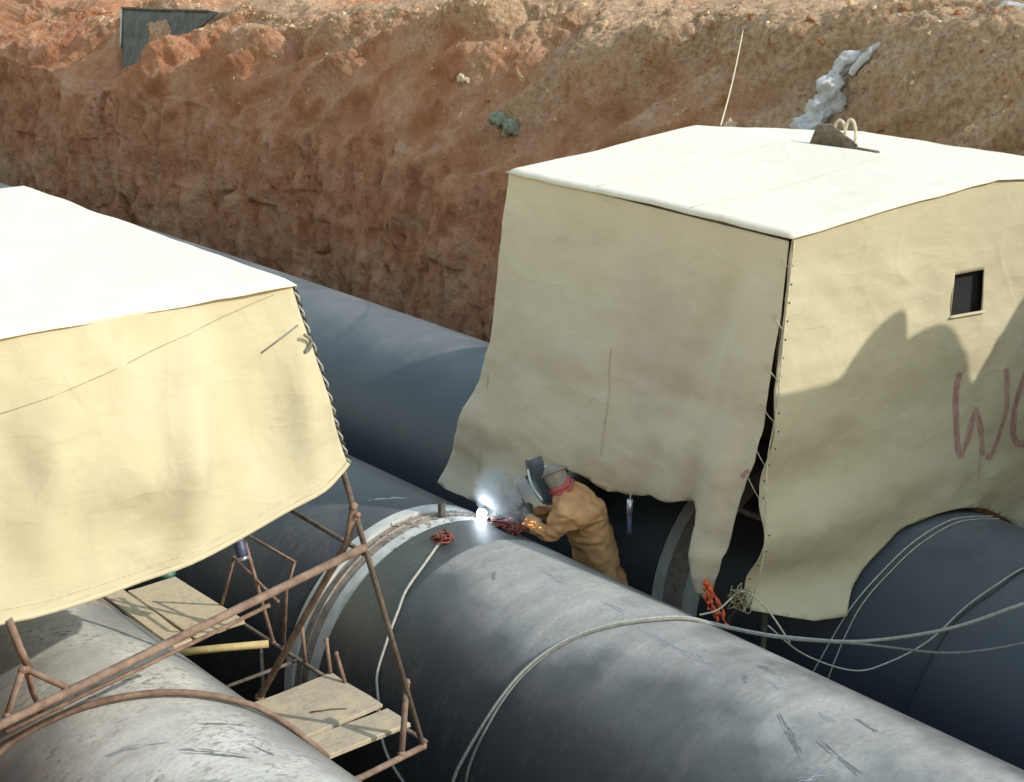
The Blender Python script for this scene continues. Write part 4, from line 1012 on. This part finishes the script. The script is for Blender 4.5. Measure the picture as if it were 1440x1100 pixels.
J = {  # joints
    'pelvis': (7.07, 7.28, 1.58), 'waist': (6.985, 7.27, 1.80), 'chest': (6.88, 7.26, 2.03), 'upper': (6.80, 7.28, 2.17), 'neck': (6.74, 7.33, 2.255), 'head': (6.715, 7.375, 2.335), 'crown': (6.70, 7.40, 2.405),
    'shN': (6.66, 7.20, 2.12), 'elN': (6.60, 7.30, 1.965), 'wrN': (6.50, 7.45, 2.06),
    'shF': (6.93, 7.38, 2.15), 'elF': (6.83, 7.48, 1.98), 'wrF': (6.64, 7.53, 2.07),
    'hipN': (7.08, 7.19, 1.46), 'knN': (7.25, 7.05, .80), 'anN': (7.27, 6.98, .10), 'toN': (7.27, 7.16, .05),
    'hipF': (7.12, 7.38, 1.46), 'knF': (7.27, 7.42, .80), 'anF': (7.27, 7.38, .10), 'toF': (7.27, 7.56, .05)}
RR = {'pelvis': (.155, .135), 'waist': (.17, .15), 'chest': (.19, .16), 'upper': (.165, .13), 'neck': .07, 'head': .092, 'crown': .07, 'shN': .10, 'elN': .075, 'wrN': .052, 'shF': .10, 'elF': .075, 'wrF': .052,
      'hipN': .115, 'knN': .08, 'anN': .055, 'toN': .048, 'hipF': .115, 'knF': .08, 'anF': .055, 'toF': .048}
K = list(J); B = [('pelvis', 'waist'), ('waist', 'chest'), ('chest', 'upper'), ('upper', 'neck'), ('neck', 'head'), ('head', 'crown'), ('upper', 'shN'), ('shN', 'elN'), ('elN', 'wrN'), ('upper', 'shF'), ('shF', 'elF'), ('elF', 'wrF'),
                  ('pelvis', 'hipN'), ('hipN', 'knN'), ('knN', 'anN'), ('anN', 'toN'), ('pelvis', 'hipF'), ('hipF', 'knF'), ('knF', 'anF'), ('anF', 'toF')]
bme = skin_mesh([J[k] for k in K], [(K.index(a), K.index(b)) for a, b in B], [RR[k] for k in K], 4)
for m in ('jacket', 'trouser', 'hood'): bme.materials.append(M[m])
hz = Vector(J['neck'])
hd = (Vector(J['crown']) - Vector(J['neck'])).normalized()
for p in bme.polygons:
    c = p.center
    p.material_index = 2 if (c - hz).dot(hd) > .01 and (c - Vector(J['head'])).length < .2 else (1 if c.z < 1.40 else 0)
# cloth creases in the jacket
P = np.array([v.co[:] for v in bme.vertices]); N = np.array([v.normal[:] for v in bme.vertices])
P = P + N * (fbm(P[:, 0] * 5, P[:, 1] * 5, P[:, 2] * 9, 3, 7) * .022 - np.abs(fbm(P[:, 0] * 7 + P[:, 2] * 4, P[:, 1] * 7, P[:, 2] * 13, 3, 9)) * .030)[:, None] * (P[:, 2] < 2.26)[:, None]
bme.vertices.foreach_set('co', P.reshape(-1).astype(np.float32)); bme.update()
put(bpy.data.objects.new('body', bme), wd)
# gloves with fingers
def glove(wr, aim, up, name):
    wr = Vector(wr); a = Vector(aim).normalized(); u = Vector(up); u = (u - a * u.dot(a)).normalized(); s = a.cross(u)
    j = [wr - a * .04, wr + a * .01, wr + a * .06]; bones = [(0, 1), (1, 2)]; rad = [.045, .042, (.04, .028)]
    for k, (off, L) in enumerate(((-.032, .072), (-.011, .084), (.011, .080), (.031, .062))):
        b0 = len(j); p0 = wr + a * .088 + s * off
        j += [p0, p0 + a * L * .45 - u * .012, p0 + a * L * .72 - u * .036, p0 + a * L * .76 - u * .058]; rad += [.0115, .0105, .0098, .009]
        bones += [(2, b0), (b0, b0 + 1), (b0 + 1, b0 + 2), (b0 + 2, b0 + 3)]
    b0 = len(j); p0 = wr + a * .035 - s * .038
    j += [p0, p0 + a * .03 - s * .018 - u * .018, p0 + a * .055 - s * .010 - u * .038]; rad += [.015, .012, .010]; bones += [(1, b0), (b0, b0 + 1), (b0 + 1, b0 + 2)]
    m = skin_mesh(j, bones, rad, 2, 1); m.materials.append(M['glove']); m.name = name
    return put(bpy.data.objects.new(name, m), wd)
glove((6.495, 7.46, 2.062), (-.35, .9, .10), (-.2, .1, 1), 'glove')
glove((6.63, 7.54, 2.075), (-.75, .6, .05), (-.1, .1, 1), 'glove')
# face shield: curved shell in front of the face, pivot knob, bright edge, head band
fc = Vector((6.685, 7.445, 2.30)); ax_f = Vector((-.22, .76, -.56)).normalized(); up_f = Vector((0, .62, .78)); up_f = (up_f - ax_f * up_f.dot(ax_f)).normalized(); sd = ax_f.cross(up_f)
v, f = [], []
nu, nv = 15, 11
for i in range(nu):
    t = i / (nu - 1); h = (t - .5) * .31
    for k in range(nv):
        a = (k / (nv - 1) - .5) * 2.5
        wdt = .105 * (1 - .28 * abs(t - .45) ** 1.5 * 2); bul = .075 * math.cos(a) + .03 * math.cos((t - .5) * 3)
        v.append(fc + up_f * h + sd * math.sin(a) * wdt + ax_f * (bul - .02))
for i in range(nu - 1):
    for k in range(nv - 1): f.append((i * nv + k, i * nv + k + 1, (i + 1) * nv + k + 1, (i + 1) * nv + k))
sh = mesh_obj('face_shield', v, f, M['mask'], wd); sh.modifiers.new('thickness', 'SOLIDIFY').thickness = .006
tube('shield_edge', [v[i * nv] + (v[i * nv] - fc) * .02 for i in range(1, nu - 3)], .008, M['mask_rim'], sh, 6)
tube('shield_edge', [v[i * nv + nv - 1] + (v[i * nv + nv - 1] - fc) * .02 for i in range(1, nu - 3)], .008, M['mask_rim'], sh, 6)
lens = [fc + up_f * (h + .035) + sd * s + ax_f * .09 for h, s in ((-.03, -.05), (-.03, .05), (.03, .05), (.03, -.05))]
mesh_obj('lens', lens + [p + ax_f * .012 for p in lens], [(3, 2, 1, 0), (4, 5, 6, 7), (0, 1, 5, 4), (1, 2, 6, 5), (2, 3, 7, 6), (3, 0, 4, 7)], M['window'], sh, False)
tube('head_band', [Vector(J['head']) + Vector((0, 0, .02)) + (ax_f * math.cos(a) + sd * math.sin(a)) * .083 for a in np.linspace(0, 6.283, 25)], .010, M['hood'], wd, 6)
nk = Vector(J['neck']); nd = (Vector(J['head']) - Vector(J['upper'])).normalized(); n1 = nd.orthogonal().normalized(); n2 = nd.cross(n1)
for dz_, rr_ in ((-.012, .088), (.022, .082)):
    tube('scarf', [nk + nd * (dz_ + .008 * math.sin(3 * a)) + (n1 * math.cos(a) + n2 * math.sin(a)) * (rr_ - .012 + .006 * math.sin(5 * a)) for a in np.linspace(0, 6.283, 28)], .019, M['scarf'], wd, 8)
# electrode holder in the near glove
eh = thing('electrode_holder', 'dark electrode holder with a rod held to the weld', 'torch', (6.45, 7.5, 2.05))
tube('handle', [(6.50, 7.50, 2.05), (6.44, 7.57, 2.06)], .016, M['dark_cable'], eh, 8)
tube('rod', [(6.44, 7.57, 2.06), (6.345, 7.655, 2.05)], .004, M['steel_dark'], eh, 6)
tube('spare_rod', [(6.52, 7.42, 2.12), (6.60, 7.62, 2.22)], .008, M['dark_cable'], eh, 6)

# ------------------------------------------------------------------ arc, sparks, smoke, red lead on the joint
arc_c = Vector((6.335, 7.665, 2.055))
bm = bmesh.new(); bmesh.ops.create_icosphere(bm, subdivisions=3, radius=.032)
for v_ in bm.verts:
    k = float(fbm(np.array([v_.co.x * 40]), np.array([v_.co.y * 40]), np.array([v_.co.z * 40]), 2, 3)[0]); v_.co *= 1 + k * .7
    if v_.co.z > 0: v_.co.z *= 1.5
ar = bm_obj('welding_arc', bm, mat_emit('arc_light', (.80, .92, 1.0), 10)); ar.location = arc_c
tag(ar, 'blinding blue white welding arc on the pipe joint', 'arc')
ld = bpy.data.lights.new('arc_lamp', 'POINT'); ld.energy = 1.0; ld.color = (.72, .85, 1.0); ld.shadow_soft_size = .03
lo = bpy.data.objects.new('arc_lamp', ld); lo.location = arc_c + Vector((.0, .0, .09)); col.objects.link(lo)
tangle('red_lead', (6.40, 7.46, 2.02), (.16, .22, .07), 11, .007, 'red', 'tangled red lead lying on the joint beside the arc', 'cable', 21, .8)
v, f = [], []
r2 = random.Random(4)
for k in range(44):
    d_ = r2.random() ** .8
    p = arc_c + Vector((.03 + d_ * .16 + r2.uniform(-.03, .03), -.05 - d_ * .26 + r2.uniform(-.05, .05), -.01 + r2.uniform(-.02, .035)))
    p.z = max(p.z, 1.11 + math.sqrt(max(0, 1 - (p.x - XB) ** 2)) + .008)
    q = p + (p - arc_c).normalized() * r2.uniform(.003, .016) + Vector((0, 0, r2.uniform(-.004, .012)))
    vv, ff = tube_geo([p, q], r2.uniform(.001, .0024), 5, len(v)); v += vv; f += ff
tag(mesh_obj('sparks', v, f, mat_emit('spark_glow', (1.0, .30, .06), 3)), 'orange sparks and glowing spatter beside the arc', 'sparks', kind='stuff')
# spatter and slag crumbs along the bare joint
v, f = [], []
for k in range(90):
    a = r2.uniform(-.35, .52); y = 7.80 + r2.gauss(0, .07); s = r2.uniform(.004, .013)
    c_ = Vector((XB + 1.0 * math.sin(a), y, 1.1 + .995 * math.cos(a))); b0 = len(v)
    for q in ((1, 0, 0), (-1, 0, 0), (0, 1, 0), (0, -1, 0), (0, 0, 1), (0, 0, -1)): v.append(c_ + Vector(q) * s * r2.uniform(.7, 1.3))
    f += [tuple(b0 + i for i in t) for t in ((0, 2, 4), (2, 1, 4), (1, 3, 4), (3, 0, 4), (2, 0, 5), (1, 2, 5), (3, 1, 5), (0, 3, 5))]
tag(mesh_obj('slag', v, f, M['bare'], None, False), 'slag crumbs along the bare weld joint', 'slag', kind='stuff')
# spacer block standing in the joint
cb = box_geo((0, 0, 0), (.05, .03, .10), .2, .004); co_ = bm_obj('spacer_block', cb, M['steel_dark'], None, False); co_.location = on_pipe(XB, 6.10, 7.80, .035)
tag(co_, 'small dark steel spacer block standing on the bare joint', 'block')

def smoke_mat():
    m = bpy.data.materials.new('weld_smoke'); m.use_nodes = True; t = m.node_tree; t.nodes.clear()
    out = t.nodes.new('ShaderNodeOutputMaterial'); pv = t.nodes.new('ShaderNodeVolumePrincipled')
    pv.inputs['Color'].default_value = (.97, .98, 1.0, 1)
    tc = t.nodes.new('ShaderNodeTexCoord'); nz = t.nodes.new('ShaderNodeTexNoise'); nz.inputs['Scale'].default_value = 2.1; nz.inputs['Detail'].default_value = 4; nz.inputs['Distortion'].default_value = .8
    t.links.new(tc.outputs['Object'], nz.inputs['Vector'])
    ln = t.nodes.new('ShaderNodeVectorMath'); ln.operation = 'LENGTH'; t.links.new(tc.outputs['Object'], ln.inputs[0])
    fall = t.nodes.new('ShaderNodeMapRange'); fall.inputs[1].default_value = .05; fall.inputs[2].default_value = 1.0; fall.inputs[3].default_value = 1; fall.inputs[4].default_value = 0
    t.links.new(ln.outputs['Value'], fall.inputs[0])
    mr = t.nodes.new('ShaderNodeMapRange'); mr.inputs[1].default_value = .44; mr.inputs[2].default_value = .68; mr.inputs[3].default_value = 0; mr.inputs[4].default_value = 34
    t.links.new(nz.outputs['Fac'], mr.inputs[0])
    mu = t.nodes.new('ShaderNodeMath'); mu.operation = 'MULTIPLY'; t.links.new(fall.outputs[0], mu.inputs[0]); t.links.new(mr.outputs[0], mu.inputs[1])
    t.links.new(mu.outputs[0], pv.inputs['Density']); t.links.new(pv.outputs[0], out.inputs['Volume'])
    return m
sm = bmesh.new(); bmesh.ops.create_icosphere(sm, subdivisions=3, radius=1)
so_ = bm_obj('smoke', sm, smoke_mat()); so_.location = (6.46, 7.56, 2.215); so_.scale = (.19, .29, .21)
tag(so_, 'blue white smoke rising from the welding arc', 'smoke', kind='stuff')
